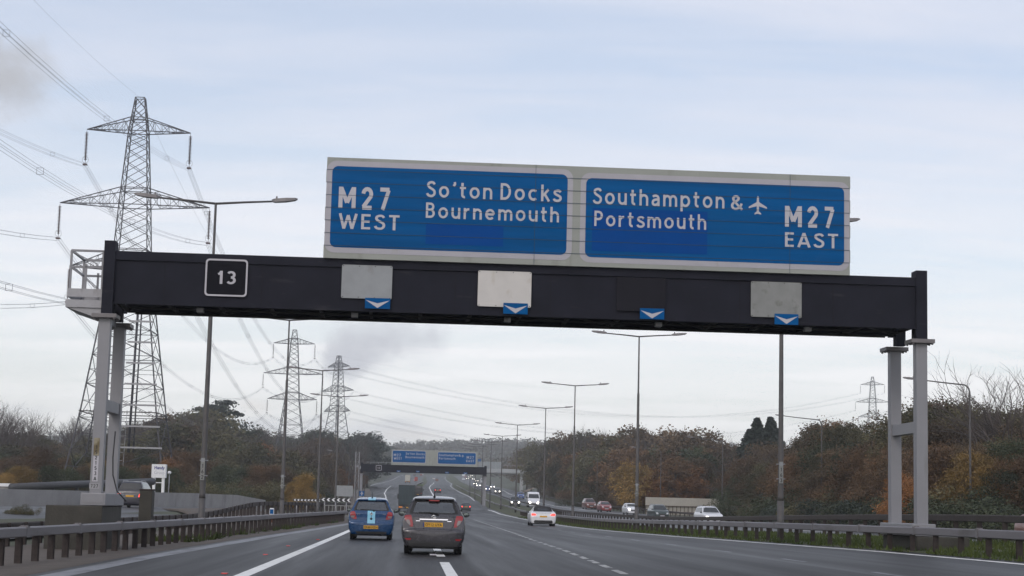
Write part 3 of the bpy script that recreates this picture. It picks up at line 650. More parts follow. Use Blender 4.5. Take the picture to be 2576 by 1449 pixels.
# ------------------------------------------------------------------ overhead sign gantries
class Frame:
    """vertical plane through two points: pixel <-> (s, z)"""
    def __init__(s, A, B):
        s.A = np.array(A, float); d = np.array(B, float) - s.A; d[2] = 0; s.len = np.linalg.norm(d); s.d = d / s.len; s.rz = math.atan2(s.d[1], s.d[0]); s.n = np.array([-s.d[1], s.d[0], 0])
    def sz(s, x, y):
        r = ray(x, y); t = np.dot(s.A - CAM, s.n) / np.dot(r, s.n); p = CAM + r * t; q = p - s.A
        return float(np.dot(q, s.d)), float(p[2] - s.A[2])
def gantry(label, A, B, T, depth, far=False):
    fr = Frame(A, B); sz = fr.sz
    root = thing('sign_gantry', label, 'sign gantry', A, fr.rz)
    s0, zt = sz(*T['tl']); s1, _ = sz(*T['tr']); _, zb = sz(*T['bl']); _, zb2 = sz(*T['br']); zb = (zb + zb2) / 2; zt = (zt + sz(*T['tr'])[1]) / 2
    # beam: front skin, top band, back skin, roof, underside lattice
    b = MB(); b.box(s0, s1, 0, .05, zb, zt - .24); b.box(s0, s1, -.05, depth, zt - .235, zt); b.box(s0, s1, depth - .05, depth, zb, zt - .24)
    b.box(s0, s1, -.03, .02, zb - .001, zb + .05)
    beam = part('beam', b, M_['beam'], root)
    if not far:
        sm = MB(); k = 0; s = s0 + 1.3
        while s < s1 - .5:
            sm.box(s - .012, s + .012, -.004, 0, zb + .05, zt - .25); s += 2.55
        part('beam_seam', sm, M_['plate_dark'], beam)
        for k in range(5):
            q_ = MB(); sc_ = s0 + 2.2 + k * 4.1; q_.bbox(sc_ - .09, sc_ + .09, .5, .75, zb - .10, zb + .02, .01); part('cable_bracket', q_, M_['steel'], root)
        q_ = MB(); q_.tube([(s0 + .3, depth - .3, zb - .03), (s1 - .3, depth - .3, zb - .03)], .04, 6); q_.tube([(s0 + .3, .7, zb - .02), (s1 - .3, .7, zb - .02)], .025, 6); part('conduit', q_, M_['beam_under'], root)
    u = MB(); n = 16; u.box(s0, s1, .06, depth - .06, zb + .30, zb + .34)
    for k in range(n + 1):
        s = s0 + .1 + (s1 - s0 - .2) * k / n; u.box(s - .04, s + .04, .06, depth - .06, zb + .0, zb + .08)
        if k < n:
            t2 = s0 + .1 + (s1 - s0 - .2) * (k + 1) / n
            u.bar((s, .08 if k % 2 else depth - .1, zb + .05), (t2, depth - .1 if k % 2 else .08, zb + .05), .035)
    part('underside_lattice', u, M_['beam_under'], root)
    for (a, z0_, z1_, w) in T['posts']:
        e = MB(); a0, _ = sz(a, T['tl'][1] if a < 1200 else T['tr'][1]); e.box(a0 - w/2, a0 + w/2, -.10, .36, zb - .32, zt + z1_); part('end_post', e, M_['beam'], root)
    # four legs with bolted flanges and a cross tie for each pair
    zleg = zb - .32
    for si, (a, base) in enumerate(T['legs']):
        a0, _ = sz(a, T['bl'][1] if a < 1200 else T['br'][1])
        for yy in (0.0, T['legd']):
            lb = MB(); w = T['legw']
            lb.box(a0 - w/2, a0 + w/2, yy - .02, yy + .28, base, zleg)
            lg = part('leg', lb, M_['legsteel'], root)
            if yy: ub = MB(); ub.box(a0 - w/2 + .01, a0 + w/2 - .01, min(yy, depth - .28), min(yy, depth - .28) + .27, zleg + .041, zb + .28); ub.box(a0 - w/2, a0 + w/2, depth - .1, yy + .28, zb + .02, zb + .26); part('leg_head', ub, M_['beam'], lg)
            fl = MB(); fl.bbox(a0 - w/2 - .17, a0 + w/2 + .17, yy - .18, yy + .50, zleg - .07, zleg + .04, .01)
            for q in (-1, 1):
                for p_ in (-.12, .16, .44): fl.lathe([(.03, -.11), (.03, -.07)], (a0 + q * (w/2 + .11), yy + p_, zleg), n=6)
            part('flange', fl, M_['head'], lg)
        ct = MB(); zc = T['tie']; ct.box(a0 - w/2 + .03, a0 + w/2 - .03, .285, T['legd'] - .025, zc - .15, zc + .15); part('cross_tie', ct, M_['legsteel'], root)
        if far: continue
        sb = MB(); sb.bbox(a0 - .34, a0 + .30, -.2, T['legd'] + .45, base - .32, base, .02); sb.box(a0 - .28, a0 + .24, -.215, -.2, base - .25, base - .06)
        part('base_shoe', sb, M_['legsteel'], root)
        cb = MB(); ins = .24; out_ = 1.2; cb.bbox(a0 - (out_ if si == 0 else ins), a0 + (ins if si == 0 else out_), -.25, T['legd'] + .5, -1.2, base - .33, .03); part('plinth', cb, M_['concrete_dark'], root)
    # sign board of horizontal planks
    bl = sz(*T['board'][0]); tr = sz(*T['board'][1]); bz0 = zt - .02; bz1 = (sz(*T['board'][2])[1] + tr[1]) / 2; ba0, ba1 = bl[0], tr[0]
    sb = MB(); npl = 8
    for k in range(npl):
        z0_ = bz0 + (bz1 - bz0) * k / npl; z1_ = bz0 + (bz1 - bz0) * (k + 1) / npl; e = .02 * ((k * 7) % 3) / 2
        sb.box(ba0 + e, ba1 + (.012 if k % 2 else 0), -.16, -.10, z0_ + .004, z1_ - .004)
    sb.box(ba0 + .05, ba1 - .05, -.095, -.05, bz0, bz1 - .03)
    board = part('sign_board', sb, M_['board'], root)
    for k in range(9):
        st = MB(); s = ba0 + .4 + (ba1 - ba0 - .8) * k / 8; st.box(s - .05, s + .05, -.045, .08, zt + .002, bz1 - .1)
        part('board_stanchion', st, M_['steel'], board)
    br = .16
    for (x0, y0, x1, y1, x2, y2) in T['panels']:        # top-left, bottom-left, top-right pixel corners of a blue field
        a0 = (sz(x0, y0)[0] + sz(x1, y1)[0]) / 2; z1_ = (sz(x0, y0)[1] + sz(x2, y2)[1]) / 2; z0_ = sz(x1, y1)[1]; a1 = sz(x2, y2)[0]
        bw = .145 if not far else .09; bd = MB(); bp_ = MB()
        bd.prism(rounded(a0 - bw, a1 + bw, z0_ - bw, z1_ + bw, br + bw * .7), -.166, -.162)
        bp_.prism(rounded(a0, a1, z0_, z1_, br), -.172, -.1675)
        part('sign_border', bd, M_['border'], board); part('blue_field', bp_, M_['blue'], board)
    if T.get('patches'):
        for (x0, y0, x1, y1) in T['patches']:
            pm = MB(); a0, z1_ = sz(x0, y0); a1, z0_ = sz(x1, y1); pm.box(a0, a1, -.1765, -.1735, z0_, z1_)
            part('cover_patch', pm, M_['bluepatch'], board)
    for (s, x0, x1, yt, yb, desc, sp, bold) in T['words']:
        tm = MB(); a0, z1_ = sz(x0, yt); _, z0_ = sz(x0, yb); a1, _ = sz(x1, yt)
        if s == 'plane':
            zc = (z0_ + z1_) / 2; n_ = len(PLANE); poly = [(a0 + q[0] * (a1 - a0), z0_ + q[1] * (z1_ - z0_)) for q in PLANE]
            lo_ = len(tm.v); tm.prism(poly, -.1805, -.178)
        else: road_text(tm, s, a0, a1, z0_, z1_, -.1805, .185 if bold < .016 else .146, .22 if bold > .016 else .34)
        part('lettering' if s != 'plane' else 'aeroplane_symbol', tm, M_['letter'], board, fix=False)
    if not far:
        sm = MB()
        for k in range(1, npl):
            z_ = bz0 + (bz1 - bz0) * k / npl; sm.box(ba0, ba1, -.1825, -.1815, z_ - .006, z_ + .006)
        for xx in (1347, 1984): 
            a = sz(xx, 430)[0]; sm.box(a - .005, a + .005, -.1835, -.1830, bz0, bz1)
        part('plank_seam', sm, M_['seam'], board)
    # things fixed to the beam
    x0, y0, x1, y1 = T['num']; a0, z1_ = sz(x0, y0); a1, z0_ = sz(x1, y1)
    nb = MB(); fr_ = rounded(a0, a1, z0_, z1_, .1); t_ = .045 if not far else .07; fi = rounded(a0 + t_, a1 - t_, z0_ + t_, z1_ - t_, .07)
    n_ = len(fr_); nb.add([(p_[0], -.075, p_[1]) for p_ in fr_] + [(p_[0], -.075, p_[1]) for p_ in fi], [(i, (i+1) % n_, (i+1) % n_ + n_, i + n_) for i in range(n_)])
    w_, h_ = a1 - a0, z1_ - z0_; road_text(nb, '13', a0 + .29 * w_, a1 - .27 * w_, z0_ + .33 * h_, z1_ - .32 * h_, -.075, .16, .2)
    jp = MB(); jp.prism(fr_, -.07, -.051); jo = part('junction_panel', jp, M_['panel_black'], beam); part('junction_number', nb, M_['letter'], beam, fix=False)
    for (x0, y0, x1, y1, mk) in T['plates']:
        a0, z1_ = sz(x0, y0); a1, z0_ = sz(x1, y1); pb = MB(); pb.prism(rounded(a0, a1, z0_, z1_, .04, 3), -.07, -.055)
        if not far:
            for i in range(4):
                for zz in (z1_ - .03, z0_ + .03): pb.lathe([(.0, -.078), (.013, -.078), (.013, -.07)], (a0 + .04 + (a1 - a0 - .08) * i / 3, 0, zz), axis='y', n=6, mi=1)
        part('cover_plate', pb, [M_[mk], M_['rust']], beam)
    for (x0, y0, x1, y1) in T['arrows']:
        a0, z1_ = sz(x0, y0); a1, z0_ = sz(x1, y1); w_, h_ = a1 - a0, z1_ - z0_
        ab = MB(); ab.box(a0, a1, -.105, -.09, z0_, z1_); ab.box(a0 + .1 * w_, a1 - .1 * w_, -.09, -.05, z0_ + .1 * h_, z1_ - .1 * h_)
        q = [(.02, .80), (.5, .50), (.98, .80), (.5, .06)]
        ab.add([(a0 + p_[0] * w_, -.108, z0_ + p_[1] * h_) for p_ in q], [(0, 1, 3), (1, 2, 3)], 1)
        part('lane_arrow', ab, [M_['blue'], M_['letter']], beam, fix=False)
    return root, fr, dict(s0=s0, s1=s1, zb=zb, zt=zt, zleg=zleg, beam=beam)

gA, gB = (-10.53, 45.0, 0.0), (10.95, 46.4, 0.0)
NEAR = dict(legd=2.42, tl=(292, 627), tr=(2303, 703), bl=(290, 761), br=(2303, 830), posts=[(278, 0, .26, .29), (2316, 0, .19, .30)], legs=[(266, 1.38), (2318, 1.10)], legw=.30, tie=3.68,
  board=[(814, 640), (2134, 452), (825, 392)],
  panels=[(837.3, 419.8, 829.6, 623.5, 1427, 442.4), (1474.4, 445.6, 1468.6, 648.4, 2119.6, 479.2)],
  patches=[(1071.6, 564.2, 1264.3, 622.5), (1488.7, 525.4, 1776, 642.6)],
  words=[('M', 854, 896, 472.5, 526, 0, 1, .012), ('27', 911, 981.5, 474, 529, 0, 1.12, .015), ('WEST', 854, 1005.4, 539.2, 577.3, 0, 1.1, .02), ("So'ton", 1073.7, 1238.3, 458, 498.6, 0, 1.08, .018), ('Docks', 1258.8, 1410.8, 463.6, 505.2, 0, 1.08, .018), ('Bournemouth', 1071.6, 1405.5, 512, 550.6, 0, 1.05, .018),
         ('Southampton', 1490.8, 1819.5, 475, 515.6, .27, 1.08, .018), ('&', 1835.8, 1865.7, 493.5, 530.3, 0, 1, .018), ('plane', 1880.4, 1926, 494.5, 541.7, 0, 1, 0), ('Portsmouth', 1493.6, 1773.9, 532.5, 571, 0, 1.08, .02),
         ('M', 1971.5, 2013, 520.5, 572.6, 0, 1, .012), ('27', 2027, 2093.6, 522, 574, 0, 1.12, .015), ('EAST', 1971, 2104, 586.6, 623, 0, 1.1, .02)],
  num=(519, 651, 621, 748), plates=[(861, 666, 985, 754, 'plate_grey'), (1203, 681, 1335, 775, 'plate_light'), (1551, 697, 1673, 786, 'plate_dark'), (1888, 708, 2015, 801, 'plate_dull')],
  arrows=[(918.7, 750, 981, 778.5), (1265.9, 762.7, 1326.5, 792), (1608.8, 776, 1669.5, 804.8), (1946.7, 789.9, 2006, 818.6)])
GN, FR1, gi = gantry('nearest sign gantry, long dark beam on two pairs of grey steel legs', gA, gB, NEAR, 2.2)
# reference number painted down the left front leg
a0 = FR1.sz(240, 1190)[0]
lp = MB(); lp.box(a0 - .068, a0 + .068, -.026, -.0205, 1.68, 2.33)
lo = part('number_plate', lp, M_['letter'], GN)
for i, ch in enumerate('152153A'):
    zc = 2.56 - i * .135
    lp2 = MB(); gw = GLY[ch][0] * .10; road_text(lp2, ch, a0 - gw / 2, a0 + gw / 2, zc - .048, zc + .048, -.029, .19)
    part('leg_number', lp2, M_['black'], lo, fix=False)
sp = MB(); sp.box(a0 - .072, a0 + .072, -.028, -.0205, 2.345, 2.80); part('stained_plate', sp, mat('stained_plate', (0.30, 0.27, 0.19), 0.7, var=0.2, vscale=6, stain=((5, 5, 3), (0.13, 0.10, 0.05), 0.45)), GN)
sp = MB(); sp.box(a0 - .135, a0 + .125, -.026, -.0205, 1.49, 1.63); so_ = part('small_plate', sp, M_['steel'], GN)
sq = MB(); road_text(sq, '727', a0 - .10, a0 + .09, 1.515, 1.605, -.029); part('plate_number', sq, M_['black'], so_, fix=False)
# access cage on the left end of the beam
s0, zb, zt = gi['s0'], gi['zb'], gi['zt']
c = MB(); t = .028; X0 = s0 - 1.17; X1 = s0 - .28; ZB = zb + .18; ZT = zt + .0
for yy in (.15, 2.0):
    for xx in (X0, (X0 + X1) / 2 - .05, X1 - .06): c.box(xx - t, xx + t, yy - t, yy + t, ZB, ZT if xx < X1 - .1 and xx < X0 + .1 or xx > X1 - .1 else ZT - .35)
    for zz in (ZT, ZB + .78): c.box(X0, X1, yy - t, yy + t, zz - t, zz + t)
    c.bar((X0 + .05, yy - .035, ZT - .05), (X1 - .2, yy - .035, ZB + .86), .024); c.bar((X0 + .05, yy - .035, ZB + .74), (X1 - .2, yy - .035, ZB + .22), .024)
for zz in (ZT, ZB + .78): c.box(X0 - t, X0 + t,   .18, 1.97, zz - t * .9, zz + t * .9)
cage = part('access_cage', c, M_['legsteel'], GN)
c = MB(); c.box(X0 - .05, X1, .10, .14, ZB - .02, ZB + .20); c.box(X0 - .05, X1, 2.02, 2.06, ZB - .02, ZB + .20); c.box(X0 - .06, X0 - .02,   .15, 2.01, ZB - .02, ZB + .2); part('toe_board', c, M_['steel'], cage)
c = MB(); c.box(X0 - .07, X1 + .02, .05, 2.1, ZB - .30, ZB - .10); c.add([(X0 - .05, .1, ZB - .30), (X0 - .05, 2.05, ZB - .30), (X1 + .05, .1, ZB - .30), (X1 + .05, 2.05, ZB - .30), (X1 + .05, .1, ZB - .62), (X1 + .05, 2.05, ZB - .62)], [(0, 2, 4), (1, 5, 3), (0, 4, 5, 1), (2, 3, 5, 4)])
part('platform', c, M_['steel'], cage)

def z4(x, y): return ((1200 + x / 3.677) * .67083, (1600 + y / 3.677) * .67083)
def z4b(a, b, c_, d_): return z4(a, b) + z4(c_, d_)
fz = 300.0
fA = at(915, 1235, 298.5); fB = at(1222, 1240, 300.5); fzg = G(-16, 300)
fA = (fA[0], fA[1], fzg); fB = (fB[0], fB[1], fzg)
def W4(s, x0, x1, yt, yb, desc=0, sp=1.05, bold=.02): 
    q = z4(x0, yt); r_ = z4(x1, yb); return (s, q[0], r_[0], q[1], r_[1], desc, sp, bold)
FAR = dict(legd=1.7, tl=z4(590, 513), tr=z4(2290, 560), bl=z4(590, 612), br=z4(2290, 668), posts=[(z4(580, 0)[0], 0, .25, .4), (z4(2284, 0)[0], 0, .2, .4)], legs=[(z4(572, 0)[0], .2), (z4(2276, 0)[0], .9)], legw=.42, tie=3.4,
  board=[z4(980, 518), z4(2175, 345), z4(985, 312)],
  panels=[z4(1003, 328) + z4(1003, 487) + z4(1455, 345), z4(1628, 352) + z4(1625, 508) + z4(2147, 370)],
  words=[W4('M27', 1017, 1113, 371, 408), W4('WEST', 1017, 1130, 421, 452), W4("So'ton Docks", 1184, 1442, 356, 387), W4('Bournemouth', 1180, 1440, 402, 434),
         W4('Southampton', 1640, 1900, 374, 405, .27), W4('&', 1910, 1940, 382, 412), W4('plane', 1950, 1988, 386, 422), W4('Portsmouth', 1641, 1866, 421, 452), W4('M27', 2022, 2120, 405, 443), W4('EAST', 2018, 2125, 457, 488)],
  num=z4b(772, 532, 848, 605), plates=[z4b(1030, 548, 1130, 600) + ('beam',), z4b(1285, 552, 1400, 612) + ('beam',), z4b(1690, 565, 1800, 622) + ('beam',), z4b(1942, 575, 2045, 634) + ('beam',)],
  arrows=[z4b(1058, 602, 1108, 626), z4b(1325, 608, 1372, 632), z4b(1726, 622, 1775, 645), z4b(1980, 630, 2030, 655)])
gantry('distant sign gantry down the road with two small blue panels on a cream board', fA, fB, FAR, 2.0, far=True)

# ------------------------------------------------------------------ lamp columns
def lantern(mb, x, y, z, sx, L=.95, mi=1, tilt=.10):
    """flat road lantern pointing along sx in x"""
    e = x + sx * L; vs = []
    for (d, w, h0, h1) in ((0, .05, -.03, .05), (.12, .13, -.06, .07), (.55, .15, -.07, .07), (.9, .12, -.045, .05), (1, .06, -.01, .03)):
        X = x + sx * L * d; Z = z + L * d * tilt
        for q in ((-w, h0), (w, h0), (w * .8, h1), (-w * .8, h1)): vs.append((X, y + q[0], Z + q[1]))
    fs = [(i*4+k, i*4+(k+1) % 4, i*4+4+(k+1) % 4, i*4+4+k) for i in range(4) for k in range(4)] + [(0, 1, 2, 3), (16, 17, 18, 19)]
    mb.add(vs, fs); mb.lathe([(.03, 0), (.035, .09), (0, .12)], (x + sx * .18, y, z + .08), n=6)
def double_lamp(label, loc, rz, ht=12.0, group=None, plate=None):
    r = thing('street_lamp', label, 'street lamp', loc, rz, group)
    b = MB(); b.tube([(0, 0, -.3), (0, 0, 1.4)], .125, 10); b.tube([(0, 0, 1.4), (0, 0, 1.55), (0, 0, ht * .70), (0, 0, ht * .705), (0, 0, ht)], [.125, .105, .075, .055, .045], 10); part('pole', b, M_['pole'], r)
    for s in (-1, 1):
        a = MB(); a.tube([(0, 0, ht - .02), (s * 1.1, 0, ht + .07), (s * 2.15, 0, ht + .14)], [.045, .04, .035], 6)
        ao = part('bracket_arm', a, M_['pole'], r); l = MB(); lantern(l, s * 2.05, 0, ht + .15, s); part('lantern', l, M_['head'], ao)
    if plate:
        p_ = MB(); p_.box(-.09, .06, -.165, -.15, 2.05, 2.85); po = part('number_plate', p_, M_['plate_dull'], r); q = MB()
        for i, ch in enumerate(plate): road_text(q, ch, -.015 - GLY[ch][0] * .07, -.015 + GLY[ch][0] * .07, 2.56 - i * .2 - .07, 2.56 - i * .2 + .07, -.168, .17)
        part('plate_number', q, M_['black'], po, fix=False)
        p_ = MB(); p_.box(-.08, .05, -.17, -.166, 2.70, 2.83); part('plate_top', p_, M_['plate_grey'], po)
        p_ = MB(); [p_.box(-.14, .14, -.15, .14, z, z + .03) for z in (2.2, 2.75)]; part('clamp', p_, M_['steel'], r)
    return r
def pole_at(x, ytop, D, ht=12.0, **k):
    p = at(x, ytop, D); z = G(p[0], D); return (p[0], D, z), p[2] - z
for i, (x, yt, D, lb, pl) in enumerate([(543, 511, 63, 'tall twin-arm lamp column rising behind the 13 on the near gantry', '162'), (728, 805, 102, 'twin-arm lamp column in front of the second pylon on the left', '161'), (812, 932, 141, 'twin-arm lamp column between the second and third pylons', None), (853, 998, 178, 'lowest twin-arm lamp column of the left row, in front of the third pylon', None)]):
    loc, ht = pole_at(x, yt, D); double_lamp(lb, loc, .055, ht, 'twin-arm lamp columns along the left edge', pl)
RL = [(1967, 562, 65, 'thick lamp column of the central reservation rising behind the right half of the sign', '163'), (1608, 846, 108, 'twin-arm lamp column right of the white convertible, its head just below the beam', '164'), (1447, 970, 152, 'twin-arm lamp column behind the black roof of the white convertible', None), (1373, 1027, 189, 'fourth twin-arm lamp column of the central reservation', None), (1302, 1069, 229, 'fifth twin-arm lamp column of the central reservation', None), (1264, 1097, 270, 'sixth twin-arm lamp column of the central reservation', None),
      (1236, 1112, 306, 'twin-arm lamp column just right of the distant gantry', None), (1215, 1119.5, 345, 'far twin-arm lamp column seen over the end of the distant sign', None), (1197.5, 1124, 384, 'far twin-arm lamp column standing behind the distant sign board', None), (1184.5, 1130, 423, 'farthest twin-arm lamp column visible above the distant sign', None)]
for x, yt, D, lb, pl in RL:
    loc, ht = pole_at(x, yt, D); double_lamp(lb, loc, .04, ht, 'twin-arm lamp columns along the central reservation', pl)
def single_lamp(label, loc, rz, ht, side, arm=2.2, group=None):
    r = thing('street_lamp', label, 'street lamp', loc, rz, group)
    b = MB(); pts = [(0, 0, -.3), (0, 0, ht * .4), (0, 0, ht - .5)] + [(side * .5 * (1 - math.cos(a)), 0, ht - .5 + .5 * math.sin(a)) for a in (.5, .9, 1.3)] + [(side * (.45 + arm * .5), 0, ht + .12), (side * (.45 + arm), 0, ht + .28)]
    b.tube(pts, [.09, .08, .06, .055, .052, .05, .045, .04], 8); part('pole', b, M_['pole'], r)
    l = MB(); lantern(l, side * (.4 + arm), 0, ht + .28, side, .9); part('lantern', l, M_['head'], r); return r
for x, yt, D, lb in [(2439, 968, 119, 'single-arm lamp column right of the right gantry leg'), (2067, 1056, 172, 'single-arm lamp column in front of the russet trees, arm towards the road'), (1818, 1108, 221, 'single-arm lamp column above the right end of the cream hoarding'), (1663, 1132, 262, 'single-arm lamp column behind the left end of the cream hoarding'), (1503, 1150, 310, 'distant single-arm lamp column against the woods right of the road')]:
    loc, ht = pole_at(x, yt, D); single_lamp(lb, loc, .08, ht, -1, 3.4, 'single-arm lamps on the right verge')
for x, yt, D, sd_, lb in [(899, 1090, 290, 1, 'nearest single-arm lamp column right of the third pylon'), (907, 1097, 330, 1, 'second single-arm lamp column right of the third pylon'), (915, 1108, 370, 1, 'third single-arm lamp column right of the third pylon'), (921, 1113, 410, 1, 'fourth single-arm lamp column right of the third pylon'), (880, 1139, 300, -1, 'small single-arm lamp column with its arm pointing left into the woods'), (694, 1100, 330, 1, 'faint lamp column standing before the second pylon')]:
    loc, ht = pole_at(x, yt, D); single_lamp(lb, loc, .05, ht, sd_, 2.6, 'single-arm lamps on the left verge')

# ------------------------------------------------------------------ pylons and conductors
ARMS = [(47.0, 6.9), (36.9, 9.9), (28.4, 8.2)]
PH = 51.7
def hw_at(z): return float(np.interp(z, [0, 8, 28.4, 36.9, 47, 51.7], [6.4, 5.0, 2.3, 1.85, 1.2, .6]))
def pylon(label, loc, rz, thick=1.0, tension=False, group=None, extra=False):
    r = thing('pylon', label, 'pylon', loc, rz, group)
    b = MB(); lv = [0, 4.2, 8.4, 12.8, 16.6, 20, 23, 25.8, 28.4, 30.9, 33.1, 35.1, 36.9, 39, 41, 42.9, 44.6, 46, 47, 48.6, 50.2, PH]
    c = lambda z: [np.array((sx * hw_at(z), sy * hw_at(z), z)) for sx, sy in ((-1, -1), (1, -1), (1, 1), (-1, 1))]
    for i in range(len(lv) - 1):
        A, B = c(lv[i]), c(lv[i + 1]); tl = .13 * thick if lv[i] < 28 else .10 * thick; tb = .055 * thick
        for k in range(4):
            b.bar(A[k], B[k], tl); n = (k + 1) % 4
            b.bar(A[k], B[n], tb); b.bar(A[n], B[k], tb)
            if i in (1, 2, 3, 4, 8, 12, 18, 20) : b.bar(B[k], B[n], tb * 1.2)
            if i < 4:
                mA = (A[k] + A[n]) / 2 * .5 + (B[k] + B[n]) / 2 * .5; b.bar((A[k] + B[k]) / 2, mA, tb * .8); b.bar((A[n] + B[n]) / 2, mA, tb * .8)
    if loc[2] is not None:
        A = c(0)
        for k in range(4): b.bar(A[k] * np.array((1.2, 1.2, 1)) - np.array((0, 0, 6)), A[k], .15 * thick)
    part('tower_body', b, M_['lattice'], r, fix=False)
    tips = []
    for z, ar in ARMS:
        a = MB(); up = 1.9 if z > 40 else 2.3
        for s in (-1, 1):
            w = hw_at(z); wu = hw_at(z + up); tip = np.array((s * ar, 0, z + .15))
            lo_ = [np.array((s * w, y * w, z)) for y in (-1, 1)]; hi_ = [np.array((s * wu, y * wu, z + up)) for y in (-1, 1)]
            for q in lo_ + hi_: a.bar(q, tip, .085 * thick)
            n = 6
            for k in range(1, n):
                t = k / n; t2 = (k - 1) / n; L = [q + (tip - q) * t for q in lo_]; U = [q + (tip - q) * t for q in hi_]; L2 = [q + (tip - q) * t2 for q in lo_]; U2 = [q + (tip - q) * t2 for q in hi_]
                for j in (0, 1): a.bar(L[j], U[j], .035 * thick); a.bar(L2[j], U[j] if k % 2 else L[1 - j], .035 * thick); a.bar(U2[j], L[j], .03 * thick)
                a.bar(L[0], L[1], .035 * thick)
            tips.append((s, z, ar))
        for q in ((-1, -1), (1, 1)): a.bar((-hw_at(z), q[0] * hw_at(z), z), (hw_at(z), q[0] * hw_at(z), z), .08 * thick); a.bar((-hw_at(z + up), q[0] * hw_at(z + up), z + up), (hw_at(z + up), q[0] * hw_at(z + up), z + up), .07 * thick)
        part('cross_arm', a, M_['lattice'], r, fix=False)
    if not tension:
        for s, z, ar in tips:
            i_ = MB(); prof = [(.03, 0), (.03, -.25)]
            for k in range(20): h = -.3 - k * .19; prof += [(.07, h), (.25, h - .05), (.07, h - .10)]
            prof += [(.03, -4.2), (.03, -4.6)]
            i_.lathe(prof, (s * ar, 0, z), n=8 if thick < 1.5 else 5)
            for sg in (-1, 1): i_.tube([(s * ar + sg * .42 * math.sin(t), 0, z - 4.0 + .45 * math.cos(t)) for t in np.linspace(0.3, 3.0, 6)], .022, 4)
            i_.box(s * ar - .28, s * ar + .28, -.25, .25, z - 4.75, z - 4.55)
            part('insulator_string', i_, M_['insul'], r, fix=False)
    if extra:   # climbing ladder column and ringed cable guards on the right face
        for k in range(8):
            e = MB(); z = 4.5 + k * 2.75; e.box(.6, hw_at(z) + .35, -hw_at(z) - .5, -hw_at(z) - .2, z, z + .22); part('guard_bar', e, M_['steel'], r)
        e = MB(); e.tube([(1.55, -4.9, 4), (1.55, -2.6, 25.5)], .16, 6); e.tube([(2.15, -4.7, 4), (2.0, -2.5, 25.5)], .10, 6); part('cable_riser', e, M_['lattice'], r)
        e = MB(); z = 9.2; w = hw_at(z) + .12; [e.bar((sx * w, -w, z), (sx * w, w, z), .12) for sx in (-1, 1)]; [e.bar((-w, sy * w, z), (w, sy * w, z), .12) for sy in (-1, 1)]
        rr = random.Random(2)
        for k in range(60): t = rr.uniform(-w, w); e.bar((t, -w, z), (t + rr.uniform(-.4, .4), -w - .1, z + rr.uniform(-.5, .4)), .03)
        part('barbed_guard', e, M_['rust'], r)
        e = MB()
        for k in range(9): z = .8 + k * 1.05; e.box(-.7, 1.0, -hw_at(z) - .08, -hw_at(z), z, z + .06)
        e.bar((1.0, -5.3, .5), (1.0, -4.1, 9.5), .05); part('ladder', e, M_['steel'], r)
    return r
p1 = at(332, 1215, 228); p1 = (p1[0], 228.0, at(300, 1222, 228)[2])
PK = []
def pyl_from(xpk, ypk, D, label, rz, **k):
    p = at(xpk, ypk, D); loc = (p[0], D, p[2] - PH); o = pylon(label, loc, rz, **k); PK.append((loc, rz)); return o
GP = 'pylons of the power line'
def line_dir(a, b): return math.atan2(-(b[0] - a[0]), b[1] - a[1])
q1 = at(354, 247, 228); q2 = at(742, 830, 575); q3 = at(853, 895, 720); q4 = at(2195, 948, 1000)
d12 = line_dir(q1, q2)
pyl_from(354, 247, 228, 'largest pylon, tall steel lattice tower behind the left end of the near gantry', d12, thick=1.3, group=GP, extra=True)
pyl_from(742, 830, 575, 'second pylon, small lattice tower standing right of the second lamp column', d12 * .8, thick=1.7, group=GP)
pyl_from(853, 895, 720, 'third pylon, angle tower with level insulators beside the dark cloud', -.75, thick=1.9, tension=True, group=GP)
pyl_from(2195, 948, 1000, 'lone faint pylon above the trees on the right between lamp column and gantry leg', -.35, thick=1.9, group=GP)
PK.insert(0, ((q1[0] + math.sin(d12) * 340, 228 - math.cos(d12) * 340, -1.0), d12))       # the span runs on over the camera
def attach(pk, s, z, ar, drop):
    (x, y, zz), rz = pk; return np.array((x + math.cos(rz) * s * ar, y + math.sin(rz) * s * ar, zz + z - drop))
def span(name, label, A, B, sag, rad, quad=.42, nseg=28, spacers=6, group=None):
    root_loc = tuple(A); mb = MB(); d = B - A; hd = np.array((d[0], d[1], 0)); hd /= np.linalg.norm(hd); sd_ = np.array((-hd[1], hd[0], 0)); up = np.array((0, 0, 1.0))
    offs = [(-1, -1), (1, -1), (1, 1), (-1, 1)] if quad else [(0, 0)]
    def pt(t, o): return A + d * t - up * 4 * sag * t * (1 - t) + (sd_ * o[0] + up * o[1]) * (quad * .5) - A
    for o in offs: mb.tube([pt(t, o) for t in np.linspace(0, 1, nseg + 1)], rad, 3, smooth=False)
    if quad:
        for k in range(spacers):
            t = (k + .5) / spacers; q = [pt(t, (o[0] * 1.15, o[1] * 1.15)) for o in offs]
            for i in range(4): mb.bar(q[i], q[(i + 1) % 4], rad * 1.6)
    o = part(name, mb, M_['wire'], None, fix=False); o.location = root_loc; tag(o, label, 'power line', group)
names = {47.0: 'upper', 36.9: 'middle', 28.4: 'lower'}
